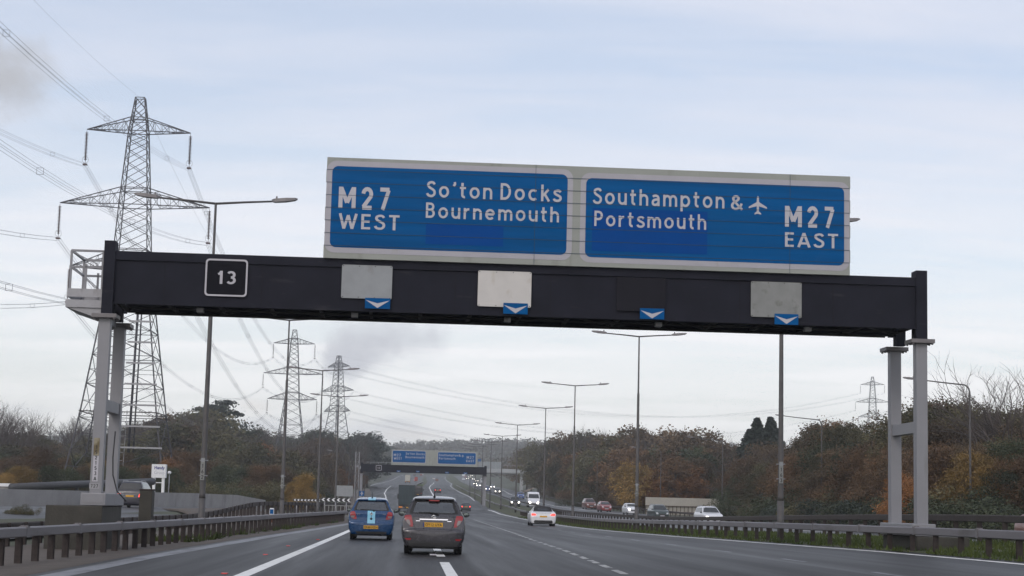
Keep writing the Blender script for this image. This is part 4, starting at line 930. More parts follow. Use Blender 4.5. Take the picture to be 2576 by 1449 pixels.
for i, (nm, sag, rad) in enumerate([('overhead from the largest pylon', 11, .016), ('running from the largest pylon to the second pylon', 11, .022), ('running from the second pylon to the third pylon', 4, .022), ('from the third pylon to the rightmost pylon', 17, .02)]):
    for z, ar in ARMS:
        for s in (-1, 1):
            dr0 = 4.75 if i != 3 else .3; dr1 = 4.75 if i != 2 else .3
            A = attach(PK[i], s, z, ar, dr0); B = attach(PK[i + 1], s, z, ar, dr1)
            span('power_line', '%s %s wire bundle %s' % (names[z], 'left' if s < 0 else 'right', nm), A, B, sag, rad, group='wire bundles between the pylons', quad=.42 if i < 2 else .5, spacers=8)
    A = np.array(PK[i][0]) + np.array((0, 0, PH)); B = np.array(PK[i + 1][0]) + np.array((0, 0, PH))
    span('earth_wire', 'single thin earth wire ' + nm, A, B, sag * .8, rad * .75, quad=0, group='earth wires at the pylon tops')
# hanging loops at the angle tower
# ------------------------------------------------------------------ vehicles
def irows(rows, n):
    v0, v1 = rows[0][0], rows[-1][0]; out = []
    R = sorted(rows); V = [q[0] for q in R]
    for i in range(n):
        v = V[0] + (V[-1] - V[0]) * i / (n - 1); out.append((v, float(np.interp(v, V, [q[1] for q in R])), float(np.interp(v, V, [q[2] for q in R]))))
    return out
class Car:
    def __init__(s, name, label, cat, loc, rz, L, prof, wp, paintm, plan=None, zb=.2, wheel=(.62, None, .30, .19), group=None, crown=.02, detail=True, cuts=()):
        s.root = thing(name, label, cat, loc, rz, group); s.L = L; s.wp = wp; s.detail = detail
        ys = [prof[0][0]]
        for a, b in zip(prof, prof[1:]):
            n = max(1, int(math.ceil(max(abs(b[0] - a[0]) / (.10 if detail else .22), abs(b[1] - a[1]) / (.035 if detail else .12)))))
            ys += [a[0] + (b[0] - a[0]) * k / n for k in range(1, n + 1)]
        plan = plan or [(0, .93), (.12, .975), (.5, 1), (L - 1, 1), (L - .35, .94), (L, .82)]
        ff = (.985, .95, .88, .75, .6, .4, .2, 0); nz = 12
        hwf = lambda z: float(np.interp(z, [q[0] for q in wp], [q[1] for q in wp])); s.hw = hwf
        rings = []
        for y in ys:
            zt = float(np.interp(y, [q[0] for q in prof], [q[1] for q in prof])); pt = float(np.interp(y, [q[0] for q in plan], [q[1] for q in plan]))
            hf = [(0, zb), (.5 * hwf(zb) * pt, zb), (.94 * hwf(zb + .03) * pt, zb)]
            for k in range(nz): z = zb + .03 + (zt - .05 - zb - .03) * k / (nz - 1); hf.append((hwf(z) * pt, z))
            w = hwf(zt - .05) * pt
            for f in ff: hf.append((w * f, zt - .03 * (max(0, (f - .75) / .25)) ** 2 + crown * (1 - f * f)))
            ring = [(-x, y, z) for x, z in reversed(hf[1:-1])]; ring = [(hf[-1][0], y, hf[-1][1])] + [(-x, y, z) for x, z in reversed(hf[:-1]) ][0:0] + []
            full = [(x, y, z) for x, z in hf] + [(-x, y, z) for x, z in reversed(hf[1:-1])]
            rings.append(full)
        n = len(rings[0]); mb = MB(); vs = [q for r in rings for q in r]; fs = [(i*n+k, i*n+(k+1) % n, (i+1)*n+(k+1) % n, (i+1)*n+k) for i in range(len(rings) - 1) for k in range(n)]
        for e, base, sg in ((0, 0, -1), (1, (len(rings) - 1) * n, 1)):
            R = np.array(rings[0] if e == 0 else rings[-1]); c = R.mean(0); prev = list(range(base, base + n)); 
            for sc, dy in ((.965, .018), (.7, .035), (.35, .04)):
                o = len(vs); vs += [tuple(c + (q - c) * sc + np.array((0, sg * dy, 0))) for q in R]; cu = list(range(o, o + n))
                fs += [(prev[k], prev[(k+1) % n], cu[(k+1) % n], cu[k]) for k in range(n)]; prev = cu
            o = len(vs); vs.append(tuple(c + np.array((0, sg * .04, 0)))); fs += [(prev[k], prev[(k+1) % n], o) for k in range(n)]
        s.bvh = BVHTree.FromPolygons([Vector(q) for q in vs], fs)
        if cuts:
            V = np.array(vs); keep = []
            for f in fs:
                c = V[list(f)].mean(0); rm = False
                for ax, rows in cuts:
                    R = sorted(rows); v, h = (c[2], c[0]) if ax in 'rf' else (c[2], c[1])
                    if ax == 'r' and c[1] > L * .45 or ax == 'f' and c[1] < L * .45: continue
                    if ax == 's' and abs(c[0]) < hwf(c[2]) * .85: continue
                    if ax in 'rf' and abs(c[0]) > hwf(c[2]) * .97: continue
                    if R[0][0] < v < R[-1][0] and np.interp(v, [q[0] for q in R], [q[1] for q in R]) < h < np.interp(v, [q[0] for q in R], [q[2] for q in R]): rm = True
                if not rm: keep.append(f)
            fs = keep
        mb.add(vs, fs, 0, True); s.body = part('body', mb, paintm, s.root)
        r = wheel[2]; s.wy = (wheel[0], wheel[1] if wheel[1] else L - .8)
        tw = wheel[3]
        for wy in s.wy:
            for sx in (-1, 1):
                xo = hwf(r) * .985; a = MB(); a.lathe([(r * 1.14, 0), (r * .2, 0)], (sx * (xo - .012), wy, r + .01), axis='x', n=20)
                part('wheel_arch', a, M_['black'], s.root)
                t = MB(); x0, x1 = xo - tw, xo + .004
                t.lathe([(r * .6, x0), (r * .95, x0 + .01), (r, x0 + .035), (r, x1 - .035), (r * .95, x1 - .008), (r * .66, x1)], (0, 0, 0), axis='x', n=24); t.v = [(q[0] * sx, q[1] + wy, q[2] + r) for q in t.v]
                wo = part('wheel', t, M_['rubber'], s.root)
                rm = MB(); rm.lathe([(r * .67, x1 - .004), (r * .60, x1 - .02), (r * .5, x1 - .03), (.05, x1 - .015), (0, x1 - .012)], (0, 0, 0), axis='x', n=14); rm.v = [(q[0] * sx, q[1] + wy, q[2] + r) for q in rm.v]
                part('rim', rm, M_['alloy'], wo)
        u = MB(); u.box(-hwf(.3) * .85, hwf(.3) * .85, .25, L - .3, zb - .05, zb + .01); part('underbody', u, M_['black'], s.root)
    def hit(s, ax, h, v, side=1):
        if ax == 'r': o, d = Vector((h, -3, v)), Vector((0, 1, 0))
        elif ax == 'f': o, d = Vector((h, s.L + 3, v)), Vector((0, -1, 0))
        elif ax == 't': o, d = Vector((h, v, 5)), Vector((0, 0, -1))
        else: o, d = Vector((side * 4, h, v)), Vector((-side, 0, 0))
        p, nrm, i, dist = s.bvh.ray_cast(o, d); return p, nrm
    def patch(s, name, ax, rows, mtl, off=.008, nv=8, nh=10, side=1, parent=None, label=None, rim=None, mi2=None):
        mb = MB(); vs = []
        for v, a, b in irows(rows, nv):
            for k in range(nh):
                h = a + (b - a) * k / (nh - 1); p = None; hh = h
                for t_ in range(12):
                    p, nr_ = s.hit(ax, hh, v, side)
                    if p is not None: break
                    hh *= .975 if ax in 'rft' else 1; v -= 0 if ax in 'rft' else .02
                if p is None: p, nr_ = Vector((h, 0, v)), Vector((0, -1, 0))
                if nr_.dot(Vector({'r': (0, -1, 0), 'f': (0, 1, 0), 't': (0, 0, 1), 's': (side, 0, 0)}[ax])) < 0: nr_ = -nr_
                q = p + nr_ * off; vs.append(q[:])
        fs = [(i*nh+k, i*nh+k+1, (i+1)*nh+k+1, (i+1)*nh+k) for i in range(nv - 1) for k in range(nh - 1)]
        if rim is not None:
            fi = [(f, 1 if (j // (nh - 1) in (0, nv - 2) or j % (nh - 1) in (0, nh - 2)) else 0) for j, f in enumerate(fs)]
            for f, m_i in fi: mb.f.append(list(f)); mb.m.append(m_i); mb.sm.append(True)
            mb.v = vs; mtl = [mtl, rim]
        else: mb.add(vs, fs, 0, True)
        return part(name, mb, mtl, parent or s.root, label)
    def mirror(s, x, y, z, w=.17, h=.13):
        for sx in (-1, 1):
            b = MB(); b.lathe([(0, -.02), (.8, -.01), (1, .03), (.9, .09), (.55, .14), (0, .15)], n=16, axis='y'); b.v = [(sx * (x + q[0] * w * .5 * 1.15), y + q[1], z + q[2] * h * .55) for q in b.v]
            b.tube([(sx * (x - w * .4), y + .06, z - .05), (sx * (x - w * .9), y + .1, z - .06)], .03, 6)
            mo = part('wing_mirror', b, M_['plastic'], s.root); g_ = MB(); g_.lathe([(0, -.026), (.8, -.024)], n=16, axis='y'); g_.v = [(sx * (x + q[0] * w * .5 * 1.1), y + q[1], z + q[2] * h * .52) for q in g_.v]; part('mirror_glass', g_, M_['mirror'], mo)
    def nplate(s, z0, z1, hw, text=None, ax='r', col='yplate', band=True):
        p, n = s.hit(ax, 0, (z0 + z1) / 2); sg = -1 if ax == 'r' else 1; y = p.y + sg * .02
        for zz in (z0, z1):
            for hx in (0, hw): 
                q, _ = s.hit(ax, hx, zz); y = min(y, q.y - .012) if ax == 'r' else max(y, q.y + .012)
        b = MB(); b.box(-hw, hw, min(y, y - sg * .06), max(y, y - sg * .06), z0, z1); po = part('number_plate', b, M_[col], s.root)
        if text:
            t = MB(); letters(t, text, -hw * .88, hw * .90, z0 + (z1 - z0) * .16, z1 - (z1 - z0) * .16, y - .004, .018, 0, 1.05); part('plate_text', t, M_['black'], po, fix=False)
    def seats(s, ysf, zs, zh, dash):
        for sx in (-1, 1):
            b = MB(); b.bbox(sx * .36 - .24, sx * .36 + .24, ysf - .06, ysf + .10, .35, zs, .06); b.bbox(sx * .36 - .13, sx * .36 + .13, ysf - .07, ysf + .03, zs + .02, zh, .04); part('front_seat', b, M_['seat'], s.root)
        b = MB(); b.bbox(-.60, .60, .62, .78, .35, zs - .14, .05)
        for sx in (-.38, .38): b.bbox(sx - .12, sx + .12, .64, .74, zs - .14, zs + .03, .03)
        part('rear_seat', b, M_['seat'], s.root)
        b = MB(); b.bbox(-.66, .66, dash, dash + .6, .6, .98, .05); b.bbox(-.62, .62, .15, .62, .3, .62, .02); b.box(-.65, .65, .15, dash + .4, .26, .3); part('dashboard', b, M_['plastic'], s.root)
        b = MB(); b.bbox(-.11, .11, dash + .05, dash + .09, 1.26, 1.34, .02); part('rear_view_mirror', b, M_['plastic'], s.root)

def oncar(px, py, rz_extra=0, slope=-.058, dz=0.0):
    p = g(px, py); return tuple(p)
HATCH = [(0, .66), (.02, .80), (.045, .95), (.09, 1.02), (.20, 1.19), (.34, 1.40), (.42, 1.455), (.60, 1.485), (.95, 1.515), (1.4, 1.525), (2.0, 1.48), (2.35, 1.37), (2.95, 1.03), (3.1, .97), (3.6, .84), (3.78, .72), (3.83, .60)]
WPH = [(.15, .70), (.30, .78), (.42, .825), (.62, .845), (.85, .835), (1.0, .80), (1.06, .755), (1.25, .66), (1.40, .585), (1.55, .50)]
YPL = [(0, .955), (.06, .985), (.3, 1.0), (.6, 1.015), (2.8, 1.01), (3.45, .94), (3.83, .80)]
def yaris_common(c, win, side=True):
    c.patch('rear_window', 'r', win, M_['glass'], .006, 12, 16, rim=M_['black'])
    c.patch('windscreen', 'f', [(1.04, -.62, .62), (1.40, -.50, .50)], M_['glass'], .006, 8, 12, rim=M_['black'])
    for sd in (-1, 1):
        c.patch('side_window', 's', [(1.06, .62, 1.45), (1.38, .78, 1.45)], M_['dglass'], .008, 6, 8, side=sd); c.patch('side_window', 's', [(1.06, 1.52, 2.62), (1.38, 1.52, 2.15)], M_['dglass'], .008, 6, 8, side=sd)
        c.patch('headlight', 'f', [(.66, sd * .45 if sd > 0 else -.72, .72 if sd > 0 else -.45), (.80, .5 if sd > 0 else -.74, .74 if sd > 0 else -.5)], M_['headoff'], .008, 4, 6)
    b = MB(); b.tube([(0, .62, 1.50), (0, .50, 1.58), (0, .40, 1.74)], [.016, .01, .006], 6); b.lathe([(.03, 0), (.035, .03), (.015, .06), (0, .065)], (0, .62, 1.50), n=8); part('aerial', b, M_['black'], c.root)
    w = MB(); w.tube([(.09, .08, 1.075), (-.12, .10, 1.10), (-.40, .12, 1.10)], [.022, .014, .008], 6); w.lathe([(0, -.03), (.04, -.02), (.045, .02)], (.09, .09, 1.06), axis='y', n=10); part('rear_wiper', w, M_['black'], c.root)
    b = MB(); b.box(-.30, .30, .26, .40, .235, .33); part('rear_axle', b, M_['black'], c.root)

WINH = [(1.065, -.63, .63), (1.11, -.645, .645), (1.37, -.535, .535), (1.395, -.49, .49)]
CUTH = [('r', [(1.10, -.58, .58), (1.35, -.49, .49)]), ('f', [(1.07, -.57, .57), (1.38, -.47, .47)])]
P_GREY = paint('paint_grey', (0.050, 0.049, 0.058), .5, .26)
P_BLUE = paint('paint_blue', (0.002, 0.042, 0.13), .25, .26)
# grey hatchback in front of the camera
gp = g(1088.5, 1395.5); c = Car('hatchback_car', 'grey hatchback with yellow number plate straddling the lane line just ahead', 'car', gp, .04, 3.83, HATCH, WPH, P_GREY, plan=YPL, wheel=(.62, 3.08, .30, .20), cuts=CUTH)
yaris_common(c, WINH); c.seats(1.55, 1.12, 1.30, 2.35)
sp = MB(); sp.bbox(-.53, .53, .27, .50, 1.435, 1.475, .015); part('roof_spoiler', sp, P_GREY, c.root)
b = MB(); b.bbox(-.14, .14, .25, .30, 1.402, 1.434, .008); part('high_brake_light', b, M_['redlens'], c.root)
for sd in (-1, 1):
    o_ = (lambda a, b_: (a, b_) if sd > 0 else (-b_, -a))
    tl = c.patch('tail_light', 'r', [(.72, *o_(.545, .60)), (.78, *o_(.54, .66)), (.90, *o_(.565, .76)), (.99, *o_(.59, .775)), (1.015, *o_(.60, .73))], M_['redlens'], .022, 10, 8)
    c.patch('clear_lens', 'r', [(.765, *o_(.61, .645)), (.82, *o_(.615, .705)), (.90, *o_(.645, .735))], M_['clearlens'], .028, 6, 6, parent=tl)
    c.patch('reflector', 'r', [(.375, *o_(.60, .70)), (.42, *o_(.58, .76))], M_['redlens'], .012, 4, 5)
    c.patch('bumper_crease', 'r', [(.435, *o_(.42, .76)), (.455, *o_(.50, .76))], P_GREY, .03, 4, 8)
    c.patch('badge_lettering', 'r', [(.868, *o_(.36, .47)), (.884, *o_(.36, .47))], M_['chrome'], .008, 3, 4)
c.patch('chrome_strip', 'r', [(.90, -.36, .36), (.915, -.385, .385), (.93, -.37, .37)], M_['chrome'], .03, 4, 12)
c.nplate(.725, .84, .245, 'OY12 UYA')
b = MB(); y_ = c.hit('r', -.27, .78)[0].y; b.box(-.275, -.248, y_ - .045, y_ + .02, .735, .83); part('plate_band', b, M_['euband'], c.root)
e = MB()
for a_, b2 in ((.062, .040), (.030, .038), (.022, .040)):
    pts = [(a_ * math.cos(t), b2 * math.sin(t) + (.016 if a_ == .030 else 0)) for t in np.linspace(0, 2 * math.pi, 17)]
    y0 = c.hit('r', 0, .985)[0].y - .02; e.tube([(q[0], y0, .985 + q[1]) for q in pts], .006, 5)
part('emblem', e, M_['chrome'], c.root, fix=False)
# dark seam of the tailgate
seam = [(.52, 1.02), (.56, .86), (.50, .72), (.47, .645), (.42, .625), (0, .62)]; seam = seam + [(-a_, z_) for a_, z_ in reversed(seam[:-1])]
sm_ = MB(); pts = []
for (a0_, z0_), (a1_, z1_) in zip(seam, seam[1:]):
    for t in np.linspace(0, 1, 6)[:-1]:
        q, n_ = c.hit('r', a0_ + (a1_ - a0_) * t, z0_ + (z1_ - z0_) * t); pts.append((q.x, q.y - .004, q.z))
sm_.tube(pts, .007, 4); part('tailgate_seam', sm_, M_['black'], c.root, fix=False)
c.patch('lower_valance', 'r', [(.21, -.62, .62), (.335, -.66, .66)], M_['plastic'], .012, 4, 12)
c.mirror(.89, 2.35, 1.05, .17, .13)
# blue hatchback with the pale stripe
HATCH2 = [(q[0] * .98, q[1] * 1.005 if q[1] > 1 else q[1]) for q in HATCH]
bp = g(932, 1358.5); c = Car('hatchback_car', 'blue hatchback with a pale blue stripe down its tailgate', 'car', bp, .058, 3.75, HATCH2, WPH, P_BLUE, plan=YPL, wheel=(.60, 3.03, .295, .19), cuts=CUTH)
yaris_common(c, WINH); c.seats(1.5, 1.12, 1.30, 2.3)
STR = mat('stripe_pale_blue', (0.20, 0.50, 0.68), .35, var=.03, coat=.4)
c.patch('body_stripe', 'r', [(.60, -.14, .14), (1.055, -.14, .14)], STR, .009, 8, 6); c.patch('roof_stripe', 't', [(.40, -.14, .14), (1.9, -.14, .14)], STR, .009, 10, 6)
sp = MB(); sp.bbox(-.52, .52, .27, .50, 1.435, 1.475, .015); part('roof_spoiler', sp, P_BLUE, c.root)
sp = MB(); sp.bbox(-.14, .14, .262, .49, 1.44, 1.482, .012); part('spoiler_stripe', sp, STR, c.root)
for sd in (-1, 1):
    o_ = (lambda a, b_: (a, b_) if sd > 0 else (-b_, -a))
    tl = c.patch('tail_light', 'r', [(.745, *o_(.53, .62)), (.80, *o_(.535, .745)), (.90, *o_(.56, .775)), (1.0, *o_(.60, .76)), (1.02, *o_(.61, .70))], M_['redlens'], .022, 10, 8)
    c.patch('clear_lens', 'r', [(.80, *o_(.63, .73)), (.84, *o_(.60, .75)), (.87, *o_(.60, .75))], M_['clearlens'], .028, 5, 6, parent=tl)
    c.patch('badge_lettering', 'r', [(.925, *o_(.41, .52)), (.94, *o_(.41, .52))], M_['chrome'], .008, 3, 4)
c.nplate(.405, .525, .265, 'EK60 HZN')
e = MB(); y0 = c.hit('r', 0, .945)[0].y - .022
e.tube([(.05 * math.cos(t), y0, .945 + .037 * math.sin(t)) for t in np.linspace(0, 6.283, 15)], .008, 5); e.tube([(.02 * math.cos(t), y0, .945 + .035 * math.sin(t)) for t in np.linspace(0, 6.283, 13)], .007, 5); part('emblem', e, M_['chrome'], c.root, fix=False)
e = MB(); y0 = c.hit('r', 0, .77)[0].y - .012; e.lathe([(0, -.03), (.035, -.025), (.045, .01)], (0, y0, .77), axis='y', n=12); e.tube([(0, y0 - .004, .62), (0, y0 + .03, 1.03)], .008, 5); part('tailgate_handle', e, M_['black'], c.root)
e = MB(); e.lathe([(.02, -.02), (.075, -.01), (.085, .08), (.03, .1)], (.43, .1, .255), axis='y', n=14); part('exhaust', e, M_['steel'], c.root)
c.patch('lower_valance', 'r', [(.22, -.50, .58), (.31, -.56, .56)], M_['plastic'], .012, 4, 12)
c.mirror(.89, 2.30, 1.06, .16, .125)
# white open-top coupe with black hood
TT = [(0, .70), (.02, .84), (.06, .90), (.16, .945), (.55, .985), (.72, 1.03), (.95, 1.22), (1.2, 1.325), (1.6, 1.345), (2.0, 1.32), (2.3, 1.2), (2.85, .95), (3.5, .83), (3.95, .70), (4.1, .55)]
WPT = [(.15, .80), (.30, .88), (.6, .925), (.85, .90), (.95, .82), (1.05, .70), (1.2, .62), (1.35, .52)]
P_WHITE = paint('paint_white', (0.66, 0.67, 0.70), 0, .35)
tp = g(1366.5, 1323.5); c = Car('convertible_car', 'white convertible with a black fabric roof driving away near the central reservation', 'car', tp, .05, 4.1, TT, WPT, P_WHITE, wheel=(.78, 3.25, .33, .22), zb=.18)
FAB = mat('soft_top', (0.018, 0.017, 0.02), .9, var=.1)
c.patch('soft_top', 't', [(.62, -.64, .64), (.95, -.62, .62), (1.25, -.56, .56), (2.02, -.52, .52)], FAB, .012, 16, 14)
c.patch('soft_top', 'r', [(1.0, -.68, .68), (1.30, -.54, .54)], FAB, .014, 8, 14)
c.patch('rear_window', 'r', [(1.06, -.36, .36), (1.20, -.33, .33)], M_['dglass'], .022, 5, 8)
for sd in (-1, 1):
    o_ = (lambda a, b_: (a, b_) if sd > 0 else (-b_, -a))
    c.patch('tail_light', 'r', [(.72, *o_(.52, .80)), (.78, *o_(.50, .82)), (.845, *o_(.60, .80))], M_['redlit'], .012, 5, 6)
    c.patch('side_window', 's', [(.99, 1.25, 2.7), (1.25, 1.35, 2.1)], M_['dglass'], .01, 5, 8, side=sd)
    c.patch('soft_top_side', 's', [(1.0, .80, 1.22), (1.27, 1.05, 1.32)], FAB, .012, 5, 5, side=sd)
c.patch('boot_seam', 'r', [(.885, -.55, .55), (.90, -.55, .55)], M_['black'], .01, 3, 10)
c.patch('diffuser', 'r', [(.20, -.62, .62), (.30, -.66, .66), (.40, -.60, .60)], M_['plastic'], .014, 5, 12)
c.nplate(.60, .71, .26); c.mirror(.98, 2.25, .97, .17, .12)

# ---- plainer cars further away
P_DARK = paint('paint_charcoal', (0.030, 0.030, 0.034)); P_BLK = paint('paint_black', (0.012, 0.012, 0.014)); P_RED = paint('paint_red', (0.22, 0.03, 0.03)); P_BRN = paint('paint_maroon', (0.15, 0.05, 0.035)); P_SIL = paint('paint_silver', (0.40, 0.41, 0.43), .4); P_GRN = paint('paint_dark_green', (0.028, 0.045, 0.042)); P_BL2 = paint('paint_mid_blue', (0.02, 0.07, 0.26)); P_NAVY = paint('paint_navy', (0.014, 0.014, 0.026), .2); P_CRM = paint('paint_cream', (0.45, 0.44, 0.38), 0, .5)
SALOON = [(0, .68), (.05, .93), (.12, .98), (.75, 1.03), (1.35, 1.38), (1.6, 1.43), (2.3, 1.44), (2.7, 1.38), (3.4, 1.0), (4.2, .85), (4.42, .7), (4.5, .5)]
SUV = [(0, .75), (.05, 1.02), (.10, 1.1), (.32, 1.58), (.45, 1.66), (1.2, 1.70), (2.3, 1.68), (2.65, 1.58), (3.25, 1.12), (4.0, 1.0), (4.3, .8), (4.42, .6)]
SMALL = [(0, .66), (.05, .98), (.10, 1.04), (.40, 1.44), (.5, 1.48), (1.2, 1.52), (2.1, 1.49), (2.45, 1.37), (3.05, 1.0), (3.6, .86), (3.85, .72), (3.95, .5)]
VAN = [(0, 2.2), (.04, 2.42), (.2, 2.5), (3.4, 2.5), (3.9, 2.42), (4.15, 2.2), (4.7, 1.38), (5.3, 1.08), (5.5, .9), (5.58, .6)]
WPS = [(.15, .76), (.3, .84), (.6, .88), (.9, .86), (1.02, .80), (1.4, .60), (1.6, .52)]
WPU = [(.15, .78), (.4, .87), (.7, .90), (1.0, .88), (1.12, .82), (1.6, .64), (1.75, .56)]
WPV = [(.2, .90), (.5, 1.0), (1.2, 1.02), (1.9, .98), (2.4, .90), (2.55, .8)]
def plain(name, label, cat, px, py, head, kind, pm, front=False, lit=False, group=None, D=None, scale=1.0, loc=None):
    prof, wp, L = dict(saloon=(SALOON, WPS, 4.5), suv=(SUV, WPU, 4.42), small=(SMALL, WPH, 3.95), van=(VAN, WPV, 5.58))[kind]
    if loc is None: loc = g(px, py)
    far = loc[1] > 330
    c = Car(name, label, cat, loc, head, L, prof, wp, pm, wheel=(.72, L - .85, .31 if kind != 'van' else .34, .2), group=group, detail=False)
    zr = max(q[1] for q in prof); zbelt = {'saloon': 1.03, 'suv': 1.14, 'small': 1.05, 'van': 1.45}[kind]
    hb, ht = c.hw(zbelt) * .9, c.hw(zr - .1) * .88
    c.patch('windscreen', 'f', [(zbelt + .02, -hb, hb), (zr - (.10 if kind != 'van' else .35), -ht, ht)], M_['dglass'], .015, 5, 8)
    if kind == 'van':
        for sd in (-1, 1): c.patch('side_window', 's', [(1.45, 3.55, 4.5), (2.0, 3.55, 4.1)], M_['dglass'], .012, 4, 5, side=sd)
    else:
        c.patch('rear_window', 'r', [(zbelt + .03, -hb, hb), (zr - .12, -ht, ht)], M_['dglass'], .015, 5, 8)
        y1 = {'saloon': (1.0, 3.15, 1.35, 2.65), 'suv': (.35, 3.0, .5, 2.5), 'small': (.6, 2.75, .8, 2.3)}[kind]
        for sd in (-1, 1): c.patch('side_window', 's', [(zbelt + .04, y1[0], y1[1]), (zr - .13, y1[2], y1[3])], M_['dglass'], .012, 5, 8, side=sd)
    if kind == 'suv':
        b = MB()
        for sd in (-1, 1): b.tube([(sd * .56, .5, zr - .03), (sd * .57, .7, zr + .05), (sd * .57, 2.0, zr + .05), (sd * .56, 2.3, zr - .03)], .025, 5)
        part('roof_rail', b, M_['steel'], c.root)
    for sd in (-1, 1):
        o_ = (lambda a, b_: (a, b_) if sd > 0 else (-b_, -a)); w = c.hw(.75)
        if front:
            c.patch('headlight', 'f', [(.62, *o_(w * .50, w * .76)), (.80 if kind != 'van' else .92, *o_(w * .55, w * .80))], M_['headlit' if lit else 'headoff'], .02, 4, 5)
        else:
            c.patch('tail_light', 'r', [(.70, *o_(w * .62, w * .86)), (.90, *o_(w * .66, w * .88))], M_['redlit' if lit else 'redlens'], .02, 4, 5)
    if front:
        c.patch('grille', 'f', [(.48, -w * .42, w * .42), (.66, -w * .40, w * .40)], M_['plastic'], .015, 3, 6); c.nplate(.40, .50, .25, ax='f', col='letter')
    else: c.nplate(.70 if kind != 'van' else .5, .81 if kind != 'van' else .61, .25)
    if kind != 'van': c.mirror(c.hw(zbelt) + .08, L - 1.45 if kind != 'small' else 2.4, zbelt + .02, .16, .12)
    else: c.mirror(1.12, 4.5, 1.6, .2, .3)
    return c
AWAY, ONC = .05, math.pi + .045
GC = 'cars driving away up the road'; GO = 'oncoming cars beyond the central reservation'
plain('saloon_car', 'dark saloon with red tail lights just right of the grey hatchback', 'car', 1172, 1286.5, AWAY, 'saloon', P_DARK, lit=True, group=GC)
plain('saloon_car', 'black car with both brake lights glowing, above the roof of the grey hatchback', 'car', 1101, 1240.5, .02, 'saloon', P_BLK, lit=True, group=GC)
plain('small_car', 'dark red car far up the right hand branch', 'car', 1099, 1210.5, .02, 'small', P_BRN, group=GC)
plain('small_car', 'pale car beside the farthest dark red car on the right hand branch', 'car', 1091, 1207, .03, 'small', P_SIL, group=GC)
plain('small_car', 'pale car with red lights on the left hand branch behind the cream lorry', 'car', 1044.6, 1211, .04, 'small', P_SIL, lit=True, group=GC)
plain('small_car', 'tiny dark car at the far left of the left hand branch', 'car', 1042.7, 1196.8, .03, 'small', P_DARK, group=GC)
plain('small_car', 'tiny red car in the far bunch on the left hand branch', 'car', 1059, 1197.2, .03, 'small', P_RED, group=GC)
plain('small_car', 'tiny pale car in the far bunch on the left hand branch', 'car', 1062.5, 1196, .03, 'small', P_SIL, group=GC)
plain('box_van', 'dark high vehicle half hidden between the lorry and the grey hatchback', 'van', 1051, 1250, .03, 'van', P_BLK, group=None)
plain('suv_car', 'dark oncoming car with both headlights lit, left of the white van', 'car', 1293, 1274.5, ONC, 'suv', P_DARK, True, True, GO)
plain('panel_van', 'white oncoming high-roof van with headlights on', 'van', 1338, 1276, ONC, 'van', P_WHITE, True, True)
plain('small_car', 'blue oncoming car behind the white van', 'car', 1308, 1255, ONC, 'small', P_BL2, True, False, GO)
def onD(px, D): x = at(px, 1285, D)[0]; return (x, D, G(x, D))
plain('saloon_car', 'maroon oncoming car, first car right of the black and white convertible', 'car', 0, 0, ONC + .08, 'suv', P_BRN, True, False, GO, loc=onD(1476, 285))
plain('small_car', 'bright red oncoming car beside the maroon one', 'car', 0, 0, ONC + .08, 'small', P_RED, True, False, GO, loc=onD(1514, 255))
plain('suv_car', 'white oncoming car left of a lamp column, one headlight glaring', 'car', 0, 0, ONC + .08, 'small', P_WHITE, True, True, GO, loc=onD(1579, 236))
plain('suv_car', 'dark green oncoming off-roader in front of the left end of the hoarding', 'car', 0, 0, ONC + .08, 'suv', P_GRN, True, False, GO, loc=onD(1646, 200))
plain('suv_car', 'white oncoming estate with roof rails in front of the right end of the hoarding', 'car', 0, 0, ONC + .08, 'suv', P_WHITE, True, True, GO, loc=onD(1768, 158))
plain('small_car', 'dark red car at the right edge of the picture passing the fence', 'car', 0, 0, ONC + .08, 'small', P_BRN, True, False, GO, loc=onD(2585, 95))
for px, py, k, pm, lit, lb in [(1194.7, 1221, 'small', P_DARK, True, 'dark car with bright headlights seen between the lamp columns under the far gantry'), (1186, 1199, 'saloon', P_DARK, True, 'farthest oncoming car with a pair of bright headlights'), (1190.7, 1208.5, 'small', P_SIL, True, 'pale car with bright headlights under the farthest pair of lights'), (1166, 1208.5, 'small', P_WHITE, False, 'tiny white car far left on the oncoming road'), (1175.5, 1207.5, 'saloon', P_BLK, True, 'tiny dark car left of the bright headlights'), (1226, 1236, 'small', P_BL2, True, 'blue car with one bright headlight by the right leg of the far gantry')]:
    plain('small_car' if k == 'small' else 'saloon_car', lb, 'car', px, py, ONC, k, pm, True, lit, GO)
for px, py, k, pm, lit, lb in [(1203, 1226, 'small', P_SIL, True, 'silver car close behind the dark car with bright headlights'), (1181, 1203, 'small', P_DARK, True, 'small dark car between the far pairs of headlights'), (1171, 1202, 'small', P_RED, False, 'tiny red car near the far white vehicles'), (1199, 1213, 'suv', P_DARK, True, 'dark high car with lit headlights beside the white van'), (1238, 1230, 'small', P_SIL, True, 'silver car with headlights on in the outer oncoming lane'), (1250, 1243, 'small', P_BLK, True, 'black car with headlights on behind the blue oncoming car')]:
    plain('small_car', lb, 'car', px, py, ONC, k, pm, True, lit, GO)
for px, py, lb in [(1213, 1216, 'white van by the right leg of the far gantry'), (1166, 1199, 'tiny white van at the far end of the oncoming road')]:
    plain('panel_van', lb, 'van', px, py, ONC, 'van', P_WHITE, True, False)
mp_ = at(333, 1276, 112); mz = G(mp_[0], 112) + .03
plain('people_carrier', 'dark blue people carrier with a lit red tail light behind the left gantry leg', 'car', 0, 0, .02, 'suv', P_NAVY, False, True, None, loc=(mp_[0] - .2, 112, mz))

